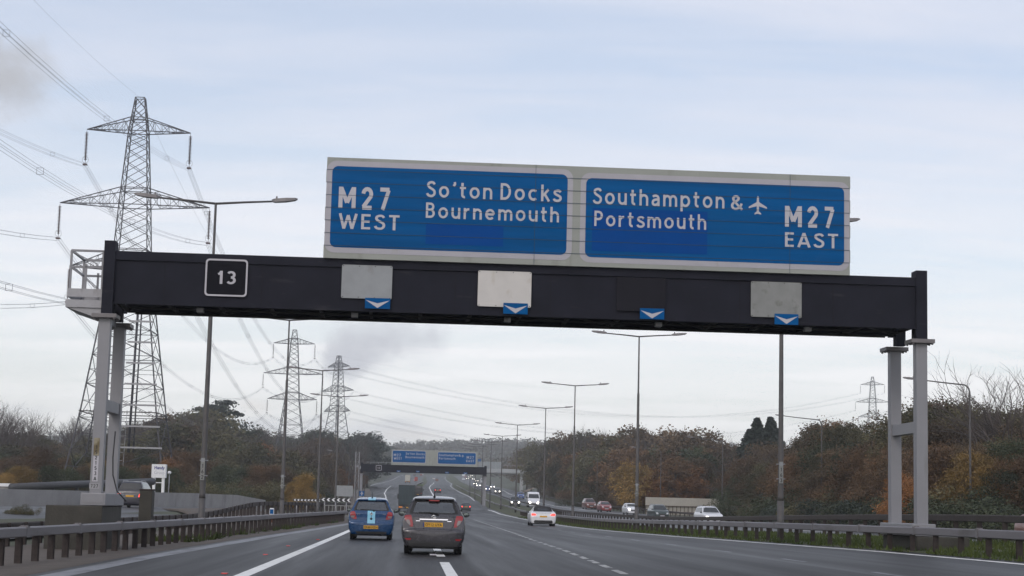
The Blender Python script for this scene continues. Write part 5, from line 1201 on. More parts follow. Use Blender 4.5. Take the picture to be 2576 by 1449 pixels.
def truck(name, label, loc, rz, w, h, L, bodym, doorm, cab=True, cabm=None):
    r = thing(name, label, 'lorry', loc, rz); zb = 1.05
    b = MB(); b.box(-w/2, w/2, .06, L, zb, h); part('box_body', b, bodym, r)
    f = MB(); f.box(-w/2, w/2, -.03, .06, h - .12, h); f.box(-w/2, w/2, -.03, .06, zb - .05, zb + .08); [f.box(s * w/2 - .05, s * w/2 + .05, -.03, .06, zb, h) for s in (-.96, .96)]; f.box(-.03, .03, -.03, .05, zb, h); part('door_frame', f, bodym, r)
    for s in (-1, 1):
        d = MB(); d.box(min(s * .03, s * (w/2 - .07)), max(s * .03, s * (w/2 - .07)), 0, .05, zb + .08, h - .12); do = part('rear_door', d, doorm, r)
        k = MB(); [k.tube([(s * x, -.03, zb + .1), (s * x, -.03, h - .14)], .02, 6) for x in (.35, .85)]; [k.box(min(s * .05, s * (w/2 - .09)), max(s * .05, s * (w/2 - .09)), -.012, 0, z, z + .03) for z in np.linspace(zb + .4, h - .5, 5)]; part('lock_rod', k, bodym, do)
        l = MB(); l.box(s * .9 - .28, s * .9 + .28, -.03, .06, .62, .86); part('tail_light', l, M_['amber'], r)
        for wy in (1.6, 2.9, 4.2):
            t = MB(); t.lathe([(.2, -.3), (.48, -.28), (.5, -.2), (.5, -.05), (.48, 0), (.28, 0)], (s * (w/2 - .03) if s > 0 else -(w/2 - .03), wy, .5), axis='x', n=16) if s > 0 else t.lathe([(.2, .3), (.48, .28), (.5, .2), (.5, .05), (.48, 0), (.28, 0)], (-(w/2 - .03), wy, .5), axis='x', n=16); part('wheel', t, M_['rubber'], r)
    c_ = MB(); c_.box(-w/2 + .1, w/2 - .1, .02, L, .75, zb - .02); c_.box(-w/2 + .1, w/2 - .1, .0, .1, .42, .55); c_.box(-.25, .25, -.02, .05, .55, .8); part('chassis', c_, M_['black'], r)
    p_ = MB(); p_.box(-.05, .47, -.04, -.01, .62, .76); part('number_plate', p_, M_['yplate'], r)
    if cab:
        b = MB(); b.bbox(-1.22, 1.22, L + .5, L + 2.5, .6, h - .5, .12); part('cab', b, cabm or bodym, r)
        for s in (-1, 1): b = MB(); b.bbox(s * 1.42 - .12, s * 1.42 + .12, L + 2.0, L + 2.1, 2.0, 2.8, .03); part('wing_mirror', b, M_['plastic'], r)
    return r
DT = mat('tilt_dark', (0.016, 0.022, 0.027), .6, var=.15); DD = mat('door_dark_teal', (0.022, 0.042, 0.050), .5, var=.25, vscale=1.2)
tl_ = g(1022, 1288); truck('lorry', 'tall dark lorry with twin rear doors between the two hatchbacks', tl_, .055, 2.55, 4.1, 11, DT, DD, cabm=M_['white'])
tl_ = g(1025, 1215.5); truck('lorry', 'small cream lorry far up the left hand branch', tl_, .04, 2.45, 3.9, 7, P_CRM, P_CRM)
# amber beacon of the dark high vehicle is part of the recovery vehicle in front

# ------------------------------------------------------------------ left side: parapet, canopy, column, sign boards
def wall_run(name, label, cat, pts, h0, h1, th, mtl, cap=None):
    """wall along (x, D) points, height h0 -> h1"""
    x0, D0 = pts[0]; r = thing(name, label, cat, (x0, D0, G(x0, D0)))
    L0 = Vector(r.location); mb = MB(); n = len(pts); vs = []
    for i, (x, D) in enumerate(pts):
        h = h0 + (h1 - h0) * i / (n - 1) if not callable(h0) else h0(i / (n - 1)); z = G(x, D)
        a = Vector(pts[min(i + 1, n - 1)]) - Vector(pts[max(i - 1, 0)]); a.normalize(); nrm = Vector((-a.y, a.x)) * th / 2
        for s, zz in ((-1, z - .5), (1, z - .5), (1, z + h), (-1, z + h)): vs.append((x + s * nrm.x - L0.x, D + s * nrm.y - L0.y, zz - L0.z))
    fs = [(i*4+k, i*4+(k+1) % 4, i*4+4+(k+1) % 4, i*4+4+k) for i in range(n - 1) for k in range(4)] + [(0, 1, 2, 3), tuple((n-1)*4+k for k in range(4))]
    mb.add(vs, fs); part('wall' if cat == 'wall' else 'panel', mb, mtl, r); return r, L0
wp_ = []
for px, D in ((-160, 98), (0, 104), (150, 112), (300, 122), (386, 127), (480, 136), (590, 146), (662, 156)):
    p = at(px, 1290, D); wp_.append((p[0], D))
def wall_h(t):
    px = -160 + t * 822; i = min(int(t * (len(wp_) - 1) + .5), len(wp_) - 1); x, D = wp_[i]
    yt = [1229, 1230, 1233, 1237, 1238.5, 1240.5, 1245, 1258][i]; pxs = [-160, 0, 150, 300, 386, 480, 590, 662][i]
    return max(.3, at(pxs, yt, D)[2] - G(x, D))
wr, wl = wall_run('parapet_wall', 'long pale concrete parapet wall behind the left gantry leg', 'wall', wp_, wall_h, 0, .35, M_['concrete'])
# dark canopy edge and pale fascia behind the parapet
A = at(28, 1226, 116); B = at(300, 1215, 126); d = np.array(B) - np.array(A)
r = thing('bridge_rail', 'thick dark grey rounded rail sloping up behind the parapet', 'rail', A)
mb = MB(); mb.tube([(0, 0, 0), d * .5 + np.array((0, 0, .02)), d * 1.35], .26, 12); part('rail', mb, M_['roofdark'], r)
mb = MB(); 
for t in np.linspace(.15, 1.25, 6): mb = MB(); q = d * t; mb.box(q[0] - .09, q[0] + .09, q[1] - .09, q[1] + .09, -1.6, q[2]); part('post', mb, M_['roofdark'], r)
A = at(-60, 1222, 122); r = thing('low_building', 'low pale flat-roofed building seen over the parapet at the far left', 'building', (A[0], 122, G(A[0], 122)))
mb = MB(); mb.box(-4, 2.4, 0, 5, -.5, A[2] - G(A[0], 122)); part('wall', mb, M_['concrete'], r); mb = MB(); hz = A[2] - G(A[0], 122); mb.box(-4.1, 2.5, -.1, 5.1, hz, hz + .22); part('roof', mb, M_['white'], r)
A = at(367, 1305, 52); gz = G(A[0], 52); zt_ = at(367, 1230, 52)[2]
r = thing('cabinet_post', 'stout square weathered brown post between the left barriers', 'post', (A[0], 52, gz))
mb = MB(); mb.bbox(-.19, .19, -.19, .19, -.3, zt_ - gz - .05, .02); part('shaft', mb, M_['concrete_dark'], r); mb = MB(); mb.bbox(-.20, .20, -.20, .20, zt_ - gz - .05, zt_ - gz, .015); part('cap', mb, M_['rust'], r)
# hanging cable by the gantry leg
q = [at(x, y, 44.2) for x, y in ((285, 1120), (283, 1165), (288, 1205), (300, 1235), (318, 1262))]
q = [at(x, y, 43.1) for x, y in ((290, 1085), (284, 1150), (284, 1195), (294, 1235), (318, 1262))]
mb = MB(); mb.tube([np.array(k) - np.array(q[0]) for k in q], .018, 5); o = part('cable', mb, M_['black'], None); o.location = tuple(q[0]); tag(o, 'thin black cable hanging beside the left gantry leg', 'cable')
# roadside sign with the two word legend
D = 150; A = at(399, 1240, D); z0 = at(399, 1202, D)[2]; z1 = at(399, 1168, D)[2]; x0 = at(382, 1185, D)[0]; x1 = at(418, 1185, D)[0]; gz = G(A[0], D)
r = thing('advertising_sign', 'white box sign with two words on two white legs behind the parapet', 'sign', (A[0], D, gz))
mb = MB(); mb.bbox(x0 - A[0], x1 - A[0], -.15, .35, z0 - gz, z1 - gz, .02); bo = part('sign_box', mb, M_['white'], r)
w_ = x1 - x0; h_ = z1 - z0; mb = MB(); letters(mb, 'Hendy', x0 - A[0] + .20 * w_, x1 - A[0] - .08 * w_, z0 - gz + .62 * h_, z0 - gz + .86 * h_, -.158, .035, 0, 1, .28); part('lettering', mb, M_['navy'], bo, fix=False)
mb = MB(); letters(mb, 'Group', x0 - A[0] + .20 * w_, x1 - A[0] - .08 * w_, z0 - gz + .27 * h_, z0 - gz + .52 * h_, -.158, .0, 0, 1, .28); part('lettering', mb, M_['greyletter'], bo, fix=False)
for xx in (x0 - A[0] + .22, x1 - A[0] - .22): mb = MB(); mb.box(xx - .11, xx + .11, -.06, .2, -.3, z0 - gz); part('leg', mb, M_['white'], r)
mb = MB(); [mb.box(x0 - A[0] + .33, x1 - A[0] - .33, 0, .1, z, z + .07) for z in (z0 - gz - .45, z0 - gz - 1.5)]; part('cross_rail', mb, M_['white'], r)
A = at(424, 1240, 152); gz = G(A[0], 152); zz = at(424, 1189, 152)[2]
r = thing('globe_lamp', 'small white lamp on a thin post right of the white box sign', 'lamp', (A[0], 152, gz)); mb = MB(); mb.tube([(0, 0, -.3), (0, 0, zz - gz)], .04, 6); part('pole', mb, M_['steel'], r); mb = MB(); mb.lathe([(0, -.15), (.13, -.1), (.17, 0), (.13, .1), (0, .15)], (0, -.05, zz - gz), n=12); part('lamp_shade', mb, M_['white'], r)
# chevron board, railing, sign backs
def slab_sign(name, label, cat, D, xa, ya, xb, yb, mtl, legs=2, extra=None, th=.06):
    a = at(xa, ya, D); b = at(xb, yb, D); cx = (a[0] + b[0]) / 2; gz = G(cx, D); r = thing(name, label, cat, (cx, D, gz)); w = b[0] - a[0]
    mb = MB(); mb.box(-w/2, w/2, 0, th, b[2] - gz, a[2] - gz); po = part('panel', mb, mtl, r)
    for k in range(legs):
        xx = 0 if legs == 1 else -w * .36 + w * .72 * k / (legs - 1); mb = MB(); mb.tube([(xx, th + .05, -.3), (xx, th + .05, a[2] - gz - .02)], .045, 6); part('leg', mb, M_['steel'], r)
    if extra: extra(r, po, w, b[2] - gz, a[2] - gz)
    return r
def chev(r, po, w, z0, z1):
    mb = MB(); n = max(3, int(w / ((z1 - z0) * 1.35))); p_ = w / n; h = z1 - z0
    for k in range(n):
        x = -w/2 + p_ * (k + .25); t = p_ * .38
        mb.add([(x, -.004, z0 + h/2), (x + p_ * .35, -.004, z1 - .02), (x + p_ * .35 + t, -.004, z1 - .02), (x + t, -.004, z0 + h/2), (x + p_ * .35 + t, -.004, z0 + .02), (x + p_ * .35, -.004, z0 + .02)], [(0, 1, 2, 3), (0, 3, 4, 5)])
    part('chevron', mb, M_['white'], po, fix=False)
slab_sign('chevron_board', 'black board with white chevrons pointing left, its long left section', 'sign', 165, 737, 1254.5, 806, 1262, M_['black'], 3, chev)
slab_sign('chevron_board', 'black board with bold white chevrons pointing left of the blue hatchback', 'sign', 150, 806, 1252, 882, 1263, M_['black'], 3, chev)
slab_sign('road_sign', 'blank grey back of a road sign above the chevrons', 'sign', 230, 845, 1221, 887, 1249, M_['plate_grey'], 2)
def blu(r, po, w, z0, z1):
    mb = MB(); mb.box(-w * .12, w * .12, -.006, -.002, z0 + .12, z1 - .1); mb.box(-w * .3, w * .3, -.006, -.002, z0 + .45 * (z1 - z0), z0 + .6 * (z1 - z0)); part('sign_symbol', mb, M_['letter'], po)
slab_sign('motorway_sign', 'small blue sign at the foot of the left leg of the far gantry', 'sign', 270, 904, 1235, 916, 1248, M_['blue'], 2, blu)
A = at(857, 1268, 140); gz = G(A[0], 140); r = thing('railing', 'short pale railing in front of the chevron board', 'railing', (A[0], 140, gz)); mb = MB()
for k in range(9): mb.box(-1.3 + k * .32, -1.24 + k * .32, 0, .05, -.2, 1.05)
part('baluster', mb, M_['plate_dull'], r); mb = MB(); [mb.box(-1.35, 1.4, -.01, .06, z, z + .07) for z in (.2, 1.0)]; part('rail', mb, M_['plate_dull'], r)
A = at(684, 1282, 92); gz = G(A[0], 92); r = thing('marker_post', 'white marker post with blue top and red reflector by the left barrier', 'marker post', (A[0], 92, gz)); zz = .95
mb = MB(); mb.bbox(-.11, .11, -.06, .06, -.2, zz, .02); part('post', mb, M_['white'], r); mb = MB(); mb.box(-.09, .09, -.072, -.062, zz - .30, zz - .06); part('blue_panel', mb, M_['blue'], r); mb = MB(); mb.box(-.08, .08, -.072, -.062, zz - .75, zz - .40); part('reflector', mb, M_['orange'], r)
p = g(1046, 1228); r = thing('marker_post', 'tall red-headed marker at the nose of the island behind the lorry', 'marker post', p); mb = MB(); mb.tube([(0, 0, -.2), (0, 0, 3.2)], .09, 6); part('post', mb, M_['steel'], r); mb = MB(); mb.bbox(-.5, .5, -.06, .06, 2.3, 3.6, .05); part('panel', mb, M_['red'], r)
# camera mast left of the far gantry
p = at(896, 1245, 285); gz = G(p[0], 285); zz = at(896, 1137, 285)[2] - gz
r = thing('lattice_mast', 'slim lattice mast left of the far gantry', 'mast', (p[0], 285, gz)); mb = MB()
for sx, sy in ((-.3, -.3), (.3, -.3), (.3, .3), (-.3, .3)): mb.bar((sx, sy, -.2), (sx, sy, zz), .05)
n_ = 12
for k in range(n_):
    a, b = zz * k / n_, zz * (k + 1) / n_; mb.bar((-.3, -.3, a), (.3, -.3, b), .03); mb.bar((.3, .3, a), (-.3, .3, b), .03); mb.bar((-.3, -.3, b), (.3, -.3, b), .03)
part('tower_body', mb, M_['steel'], r)
# ------------------------------------------------------------------ right side: hoarding, fences, bridge
D = 250; a = at(1624, 1250.6, D); b = at(1810, 1255, D); cx = (a[0] + b[0]) / 2; w = b[0] - a[0]; gz = G(cx, D) - .3; zt_ = (a[2] + b[2]) / 2 - gz
r = thing('hoarding', 'long cream ribbed hoarding behind the oncoming cars', 'hoarding', (cx, D, gz))
mb = MB(); mb.box(-w/2, w/2, 0, .1, zt_ - 1.15, zt_); part('top_panel', mb, M_['cream'], r); mb = MB(); mb.box(-w/2, w/2, .2, .28, 0, zt_ - 1.16); part('back_panel', mb, M_['cream'], r)
mb = MB(); 
for k in range(20): x = -w/2 + .05 + (w - .1) * k / 19; mb.box(x - .045, x + .045, .05, .2, 0, zt_ - 1.15)
part('rib', mb, M_['wood'], r); mb = MB(); [mb.box(-w/2, w/2, .02, .19, z, z + .10) for z in (zt_ - 1.28, zt_ - 2.1)]; part('rail', mb, M_['wood'], r)
def fence(label, pts, h, missing=(), rails=2):
    x0, D0 = pts[0]; r = thing('wooden_fence', label, 'fence', (x0, D0, G(x0, D0))); L0 = Vector(r.location); bd = MB(); rl = MB(); rr = random.Random(int(x0 * 10))
    for (xa, Da), (xb, Db) in zip(pts, pts[1:]):
        ln = math.hypot(xb - xa, Db - Da); n = max(2, int(ln / .22))
        for k in range(n):
            t = k / n; x, D = xa + (xb - xa) * t, Da + (Db - Da) * t; z = G(x, D)
            if rr.random() < .06: continue
            bd.box(x - .09 - L0.x, x + .09 - L0.x, D - .012 - L0.y, D + .012 - L0.y, z - .1 - L0.z, z + h * (1 - rr.random() * .06) - L0.z)
        for zz in np.linspace(.35, h - .3, rails):
            rl.bar((xa - L0.x, Da + .05 - L0.y, G(xa, Da) + zz - L0.z), (xb - L0.x, Db + .05 - L0.y, G(xb, Db) + zz - L0.z), .06)
        rl.box(xa - .06 - L0.x, xa + .06 - L0.x, Da + .03 - L0.y, Da + .15 - L0.y, G(xa, Da) - .3 - L0.z, G(xa, Da) + h - L0.z)
    part('boards', bd, M_['wood'], r); part('rails', rl, M_['wood'], r); return r
fence('weathered wooden fence behind the right gantry leg at the edge of the frame', [(38, 128), (35.5, 130), (33, 133), (30.5, 140)], 1.9)
fence('broken wooden fence under the ivy right of the thick lamp column', [(30.3, 150), (28.8, 158), (27.6, 168)], 1.8)
fence('short piece of wooden fence right of the cream hoarding', [(26.6, 185), (26, 192), (25.2, 200)], 1.9)
barrier('crash_barrier', 'low grey barrier on the far verge behind the maroon oncoming car', [(D, interp(OC_T, D) + .8) for D in (200, 230, 262, 300, 340, 420, 520)], 205, 520, .7, .2, .14, 3.2, M_['rust'], M_['rust'], -1, joints=False, maxpost=80)
# bridge over the motorway
D = 548
xl, xr = -110.0, 12.0; zb = at(1300, 1192, D)[2]; zt_ = at(1300, 1180.5, D)[2]
r = thing('road_bridge', 'grey concrete bridge crossing the far motorway with panelled screens', 'bridge', (0, D, 0))
mb = MB(); mb.box(xl, xr + 26, 0, 11, zb, zt_ - .35); mb.box(xl, xr + 26, -.25, 0, zb + .3, zt_); mb.box(xl, xr + 26, 11, 11.25, zb + .3, zt_); part('deck', mb, M_['bridge'], r)
for x in (-66, 4.5):
    mb = MB(); [mb.box(x - .5, x + .5, y - .5, y + .5, G(x, D) - 1, zb) for y in (2, 5.5, 9)]; mb.box(x - .55, x + .55, 1.4, 9.6, zb - .8, zb - .05); part('pier', mb, M_['bridge'], r)
for (pa, pb, yt) in ((1324, 1372, 1158.5), (1205, 1262, 1161)):
    a = at(pa, yt, D)[0]; b = at(pb, yt, D)[0]; zz = at(pa, yt, D)[2]; mb = MB(); mb.box(a, b, -.1, -.04, zt_ + .05, zz); so_ = part('screen', mb, M_['screen'], r)
    mb = MB(); [mb.box(x - .08, x + .08, -.16, -.1, zt_, zz + .05) for x in np.linspace(a, b, 5)]; mb.box(a, b, -.15, -.1, (zt_ + zz) / 2, (zt_ + zz) / 2 + .1); part('screen_frame', mb, M_['bridge'], so_)
mb = MB()
for k in range(60): x = xl + 2 + k * 2.4; mb.box(x - .04, x + .04, -.2, -.1, zt_, zt_ + 1.1)
mb.box(xl, xr + 24, -.2, -.12, zt_ + 1.05, zt_ + 1.15); part('parapet_rail', mb, M_['steel'], r)
# sloping bank under the right end of the bridge
mb = MB(); x0 = interp(OC_T, D) + 2; vs = [(x0, D - 26, G(x0, D - 26) - .2), (x0 + 14, D - 18, zb + .2), (x0 + 14, D + 8, zb + .2), (x0, D + 16, G(x0, D + 16) - .2), (x0 + 22, D - 20, zb - 1), (x0 + 22, D + 10, zb - 1)]
x0 = interp(OC_T, D - 60) ; pts = []
mb.add(vs, [(0, 1, 2, 3), (1, 4, 5, 2)]); o = part('embankment', mb, M_['bank'], None); o['kind'] = 'structure'
# small far blue sign above the bridge
slab_sign('direction_sign', 'tiny blue direction sign beyond the bridge just right of the distant gantry board', 'sign', 700, 1196, 1154, 1210, 1161.5, M_['blue'], 2)

# ------------------------------------------------------------------ trees
def leaf_mesh(name, centers, sizes, mtl, seed, up=0.25):
    r = np.random.RandomState(seed); n = len(centers); C = np.array(centers); S = np.array(sizes).reshape(-1, 1)
    N = r.randn(n, 3); N[:, 2] += up; N /= np.linalg.norm(N, axis=1, keepdims=True); T = np.cross(N, r.randn(n, 3)); T /= np.linalg.norm(T, axis=1, keepdims=True) + 1e-9; Bv = np.cross(N, T)
    asp = .55 + .5 * r.rand(n, 1)
    V = np.stack([C + T * S, C + Bv * S * asp, C - T * S * .9, C - Bv * S * asp * .8], 1).reshape(-1, 3)
    me = bpy.data.meshes.new(name); me.vertices.add(4 * n); me.vertices.foreach_set('co', V.ravel()); me.loops.add(4 * n); me.loops.foreach_set('vertex_index', np.arange(4 * n, dtype=np.int32)); me.polygons.add(n); me.polygons.foreach_set('loop_start', np.arange(0, 4 * n, 4, dtype=np.int32))
    me.update(); me.validate(); me.materials.append(mtl); return me
def broad(seed, wide, n=3600, leaf=.021, open_=0.0):
    """crown of unit height standing on z=0: lobes filled with leaf clumps; returns leaf centres, sizes, limb tips"""
    r = np.random.RandomState(seed); lobes = []
    m_ = 26
    for i in range(m_):
        t = (i + r.rand()) / m_; z = .24 + .66 * t; rad = wide * (.30 + .70 * math.sin(math.pi * min(1, (t * .82 + .16)))) * (.78 + .44 * r.rand()); a = r.rand() * 6.283 + i * 2.4
        q = rad * (.35 + .65 * math.sqrt(r.rand())) * .80
        lobes.append((np.array((q * math.cos(a), q * math.sin(a), z + r.randn() * .02)), (.085 + .075 * r.rand()) * (.75 + wide)))
    for k in range(int(4)): lobes.append((np.array((r.randn() * wide * .2, r.randn() * wide * .2, .86 + .08 * r.rand())), .07 + .03 * r.rand()))
    C = []; S = []; w_ = np.array([l[1] ** 2 for l in lobes]); w_ /= w_.sum(); cnt = r.multinomial(n, w_)
    for (c, R), k in zip(lobes, cnt):
        sub = r.randn(max(4, k // 22), 3); sub /= np.linalg.norm(sub, axis=1, keepdims=True); sub *= (.55 + .5 * r.rand(len(sub), 1))
        ids = r.randint(len(sub), size=k); d = sub[ids] + r.randn(k, 3) * .20; d *= np.array((1.12, 1.12, .85)); p_ = c + d * R
        C.append(p_); S.append(leaf * (.6 + .8 * r.rand(k)))
    C = np.concatenate(C); S = np.concatenate(S); ok = C[:, 2] > .06
    return C[ok], S[ok], [l[0] for l in lobes]
def limbs(tips, seed, r0=.018):
    r = random.Random(seed); mb = MB(); mb.tube([(0, 0, -.04), (.004, 0, .1), (-.004, .004, .3), (0, 0, .62), (0, 0, .85)], [r0 * 1.3, r0, r0 * .8, r0 * .45, r0 * .15], 7)
    for t in tips[::2]:
        z0 = max(.14, t[2] * .55 - .03); a = np.array((0, 0, z0)); mdl = a * .5 + np.array(t) * .5 + np.array((0, 0, .03)); mb.tube([a, mdl, np.array(t)], [r0 * .45, r0 * .28, r0 * .08], 5)
    return mb
def bare(seed, n0=7):
    r = random.Random(seed); mb = MB()
    def br(p, d, L, R, dep):
        q1 = p + d * L * .5 + np.array([r.gauss(0, .03) for _ in range(3)]) * L; q2 = p + d * L
        mb.tube([p, q1, q2], [R, R * .8, R * .55], 5 if dep < 2 else 3, cap=False)
        if dep >= 5: return
        for k in range(3 if dep < 4 else 2):
            nd = d + np.array([r.gauss(0, .42), r.gauss(0, .42), r.gauss(.12, .2)]); nd /= np.linalg.norm(nd); br(q2 if k else q1, nd, L * r.uniform(.62, .82), R * .58, dep + 1)
    mb.tube([(0, 0, -.05), (0, 0, .18)], [.022, .016], 7)
    for k in range(n0): a = 6.28 * k / n0; d = np.array((math.cos(a) * .5, math.sin(a) * .5, 1.0)); d /= np.linalg.norm(d); br(np.array((0, 0, .12 + .02 * k)), d, .27, .011, 0)
    return mb
def conifer(seed, n=3000, wide=.2):
    r = np.random.RandomState(seed); C = []; S = []
    for i in range(n):
        t = r.rand() ** .8; z = .05 + .95 * t; a = r.rand() * 6.283; tier = .68 + .32 * math.sin(z * 60 + 2 * math.sin(a * 3 + seed)); R = wide * (1 - t) ** .85 * tier * (.8 + .45 * math.sin(a * 5 + z * 9) * math.sin(a * 2 + seed)) + .008
        q = R * math.sqrt(.25 + .75 * r.rand()); C.append((q * math.cos(a), q * math.sin(a), z - q * .25)); S.append(.0155 * (.6 + .8 * r.rand()))
    return np.array(C), np.array(S), []
def cedar(seed, n=3600):
    r = np.random.RandomState(seed); C = []; S = []; plates = []
    for k in range(17): t = .30 + .68 * k / 16; L = .36 * (1 - (t - .3) / .8) ** .7 * (.75 + .5 * r.rand()); a = k * 2.4; plates.append((np.array((math.cos(a) * L * .75, math.sin(a) * L * .75, t + .03 * r.randn())), L * .75 + .05))
    for i in range(n):
        c, R = plates[r.randint(len(plates))]; d = r.randn(3) * np.array((.5, .5, .12)); C.append(c + d * R); S.append(.020 * (.6 + .8 * r.rand()))
    return np.array(C), np.array(S), [p_[0] for p_ in plates]
VAR = {}
def variant(key, gen, seed, trunk=True):
    C, S, tips = gen; me = leaf_mesh('crown', C, S, LEAF['olive'], seed); tm = limbs(tips, seed).mesh('trunk', M_['bark']); VAR[key] = (me, tm)
for i in range(5): variant('broad%d' % i, broad(20 + i, .33 + .03 * (i % 3), n=8500, leaf=.0145), i)
for i in range(3): variant('round%d' % i, broad(40 + i, .46, n=8500, leaf=.0155), 10 + i)
for i in range(4): variant('fine%d' % i, broad(120 + i, .35 + .05 * (i % 2), n=21000, leaf=.0085), 50 + i)
for i in range(2): variant('thin%d' % i, broad(60 + i, .30, n=7000, leaf=.0078), 15 + i)
for i in range(2): variant('conifer%d' % i, conifer(80 + i, 7000, .33), 30 + i)
variant('cedar', cedar(90), 33)
for i in range(3):      # low bushes
    r_ = np.random.RandomState(100 + i); C = r_.randn(7000, 3); C /= np.linalg.norm(C, axis=1, keepdims=True); C *= (.55 + .45 * r_.rand(7000, 1)); bl = r_.randn(14, 3) * np.array((.45, .35, .2)); C = C * .30 + bl[r_.randint(14, size=7000)]; C[:, 2] = np.abs(C[:, 2] + .35); C /= np.array((1, 1, max(C[:, 2])))
    VAR['bush%d' % i] = (leaf_mesh('foliage', C, .019 * (.6 + .8 * r_.rand(7000)), LEAF['green'], 40 + i), MB().tube([(0, 0, -.1), (0, 0, .5)], [.03, .01], 5).mesh('stem', M_['bark']))
for i in range(3): VAR['bare%d' % i] = (None, bare(70 + i).mesh('branches', M_['twig']))
TREES = {}
def tree(name, label, cat, x, D, h, key, leaf, group, wid=1.0, lift=0.0):
    z = G(x, D) - .15; r = thing(name, label, cat, (x, D, z + lift), rnd.uniform(0, 6.28), group); r.scale = (h * wid, h * wid, h)
    cm, tm = VAR[key]
    if cm:
        o = link('crown' if not key.startswith('bush') else 'foliage', cm, r); o.material_slots[0].link = 'OBJECT'; o.material_slots[0].material = LEAF[leaf]
    t = link('trunk' if not key.startswith('bush') else 'stem', tm, r)
    if key.startswith('bare'): t.name = 'branches'
    return r
def px_tree(name, label, cat, px, ytop, D, key, leaf, group, wid=1.0):
    if D < 250 and key[:5] in ('broad', 'round'): key = 'fine%d' % (int(px) % 4)
    p = at(px, ytop, D); gz = G(p[0], D); return tree(name, label, cat, p[0], D, max(.35 if cat == 'plant' else 1.0, p[2] - gz + .15), key, leaf, group, wid)
LW = 'trees of the wood left of the motorway'; RW = 'trees of the wood right of the motorway'
LABT = {'olive': 'dull olive green', 'brown': 'brown autumn', 'russet': 'russet autumn', 'orange': 'bright orange autumn', 'yellow': 'yellow autumn', 'green': 'dark green', 'pine': 'very dark evergreen'}
def sky(T, x): return float(np.interp(x, [q[0] for q in T], [q[1] for q in T]))
SKL = [(-120, 1095), (0, 1092), (60, 1092), (100, 1100), (150, 1110), (200, 1102), (250, 1105), (300, 1085), (350, 1060), (400, 1043), (440, 1036), (475, 1033), (520, 1040), (560, 1062), (600, 1080), (650, 1078), (700, 1100), (745, 1108), (790, 1080), (840, 1085), (880, 1096), (930, 1112), (960, 1130)]
rr = random.Random(11)
def row(skyT, xa, xb, step, Dfn, drop, leaves, keys, where, group, wid=1.0, name='autumn_tree', jit=6, side=0):
    x = xa
    while x < xb:
        px = x + rr.uniform(-step * .3, step * .3); D = Dfn(px) * rr.uniform(.96, 1.05); yt = sky(skyT, px) + drop + rr.uniform(-jit, jit)
        if side > 0:
            if 1590 < px < 1850: D = max(D, 272 + rr.uniform(0, 6))
            for _ in range(60):
                if at(px, 1280, D)[0] > interp(OC_T, D) + 6.5: break
                D *= 1.03
        if side < 0:
            for _ in range(60):
                if at(px, 1280, D)[0] < interp(DIRT_T, D) - 9: break
                D *= 1.03
        lf = rr.choice(leaves); k = rr.choice(keys)
        if D < 250 and k[:5] in ('broad', 'round'): k = 'fine%d' % rr.randrange(4)
        px_tree(name, '%s tree %s' % (LABT[lf], where), 'tree', px, yt, D, k, lf, group, wid * rr.uniform(.85, 1.2)); x += step
BK = ['broad0', 'broad1', 'broad2', 'broad3', 'broad4', 'round0', 'round1', 'round2']
RK = ['round0', 'round1', 'round2', 'broad1', 'broad3']
row([(930, 1108), (965, 1118), (1010, 1132)], 935, 1012, 15, lambda x: 780, 0, ['brown', 'olive', 'green'], RK, 'on the low skyline behind the far gantry', LW, 1.2, jit=3, side=-1)
# left wood: skyline row, then nearer and lower rows
row(SKL, -110, 640, 42, lambda x: 400 if x > 260 else 330, 2, ['olive', 'brown', 'olive', 'green'], RK, 'on the skyline of the left wood', LW, 1.3, jit=8)
row(SKL, 650, 955, 30, lambda x: 640 - (x - 650) * .4, 2, ['olive', 'brown', 'brown', 'green'], RK, 'on the skyline left of the far gantry', LW, 1.25, jit=4, side=-1)
row(SKL, -110, 640, 46, lambda x: 330 if x > 260 else 270, 34, ['olive', 'brown', 'green', 'olive'], RK, 'in the middle of the left wood', LW, 1.15)
row(SKL, 560, 960, 32, lambda x: 520 - (x - 560) * .35, 26, ['brown', 'olive', 'russet', 'brown'], BK, 'half way up the wood behind the second pylon', LW, 1.1, side=-1)
row([(-110, 1150), (300, 1148), (450, 1130), (640, 1140), (800, 1136), (960, 1160)], -110, 945, 40, lambda x: 235 if x < 500 else 330, 0, ['brown', 'russet', 'olive', 'brown', 'green'], BK, 'in the front rank of the left wood', LW, 1.15, side=-1)
row([(-110, 1180), (300, 1176), (450, 1168), (640, 1172), (800, 1180), (930, 1190)], -100, 880, 44, lambda x: 190 if x < 450 else 240, 0, ['brown', 'olive', 'green', 'russet', 'olive'], BK, 'in the low growth behind the parapet', LW, 1.3, side=-1)
row([(380, 1205), (640, 1205), (930, 1215)], 380, 900, 24, lambda x: 200, 0, ['green', 'olive', 'brown'], ['bush0', 'bush1', 'bush2'], 'among the bushes at the foot of the left wood', LW, 1.3, name='bush', side=-1)
row([(860, 1190), (960, 1185)], 870, 1000, 22, lambda x: 470, 0, ['brown', 'olive', 'green'], BK, 'beside the slip road under the left end of the far gantry', LW, 1.2, side=-1)
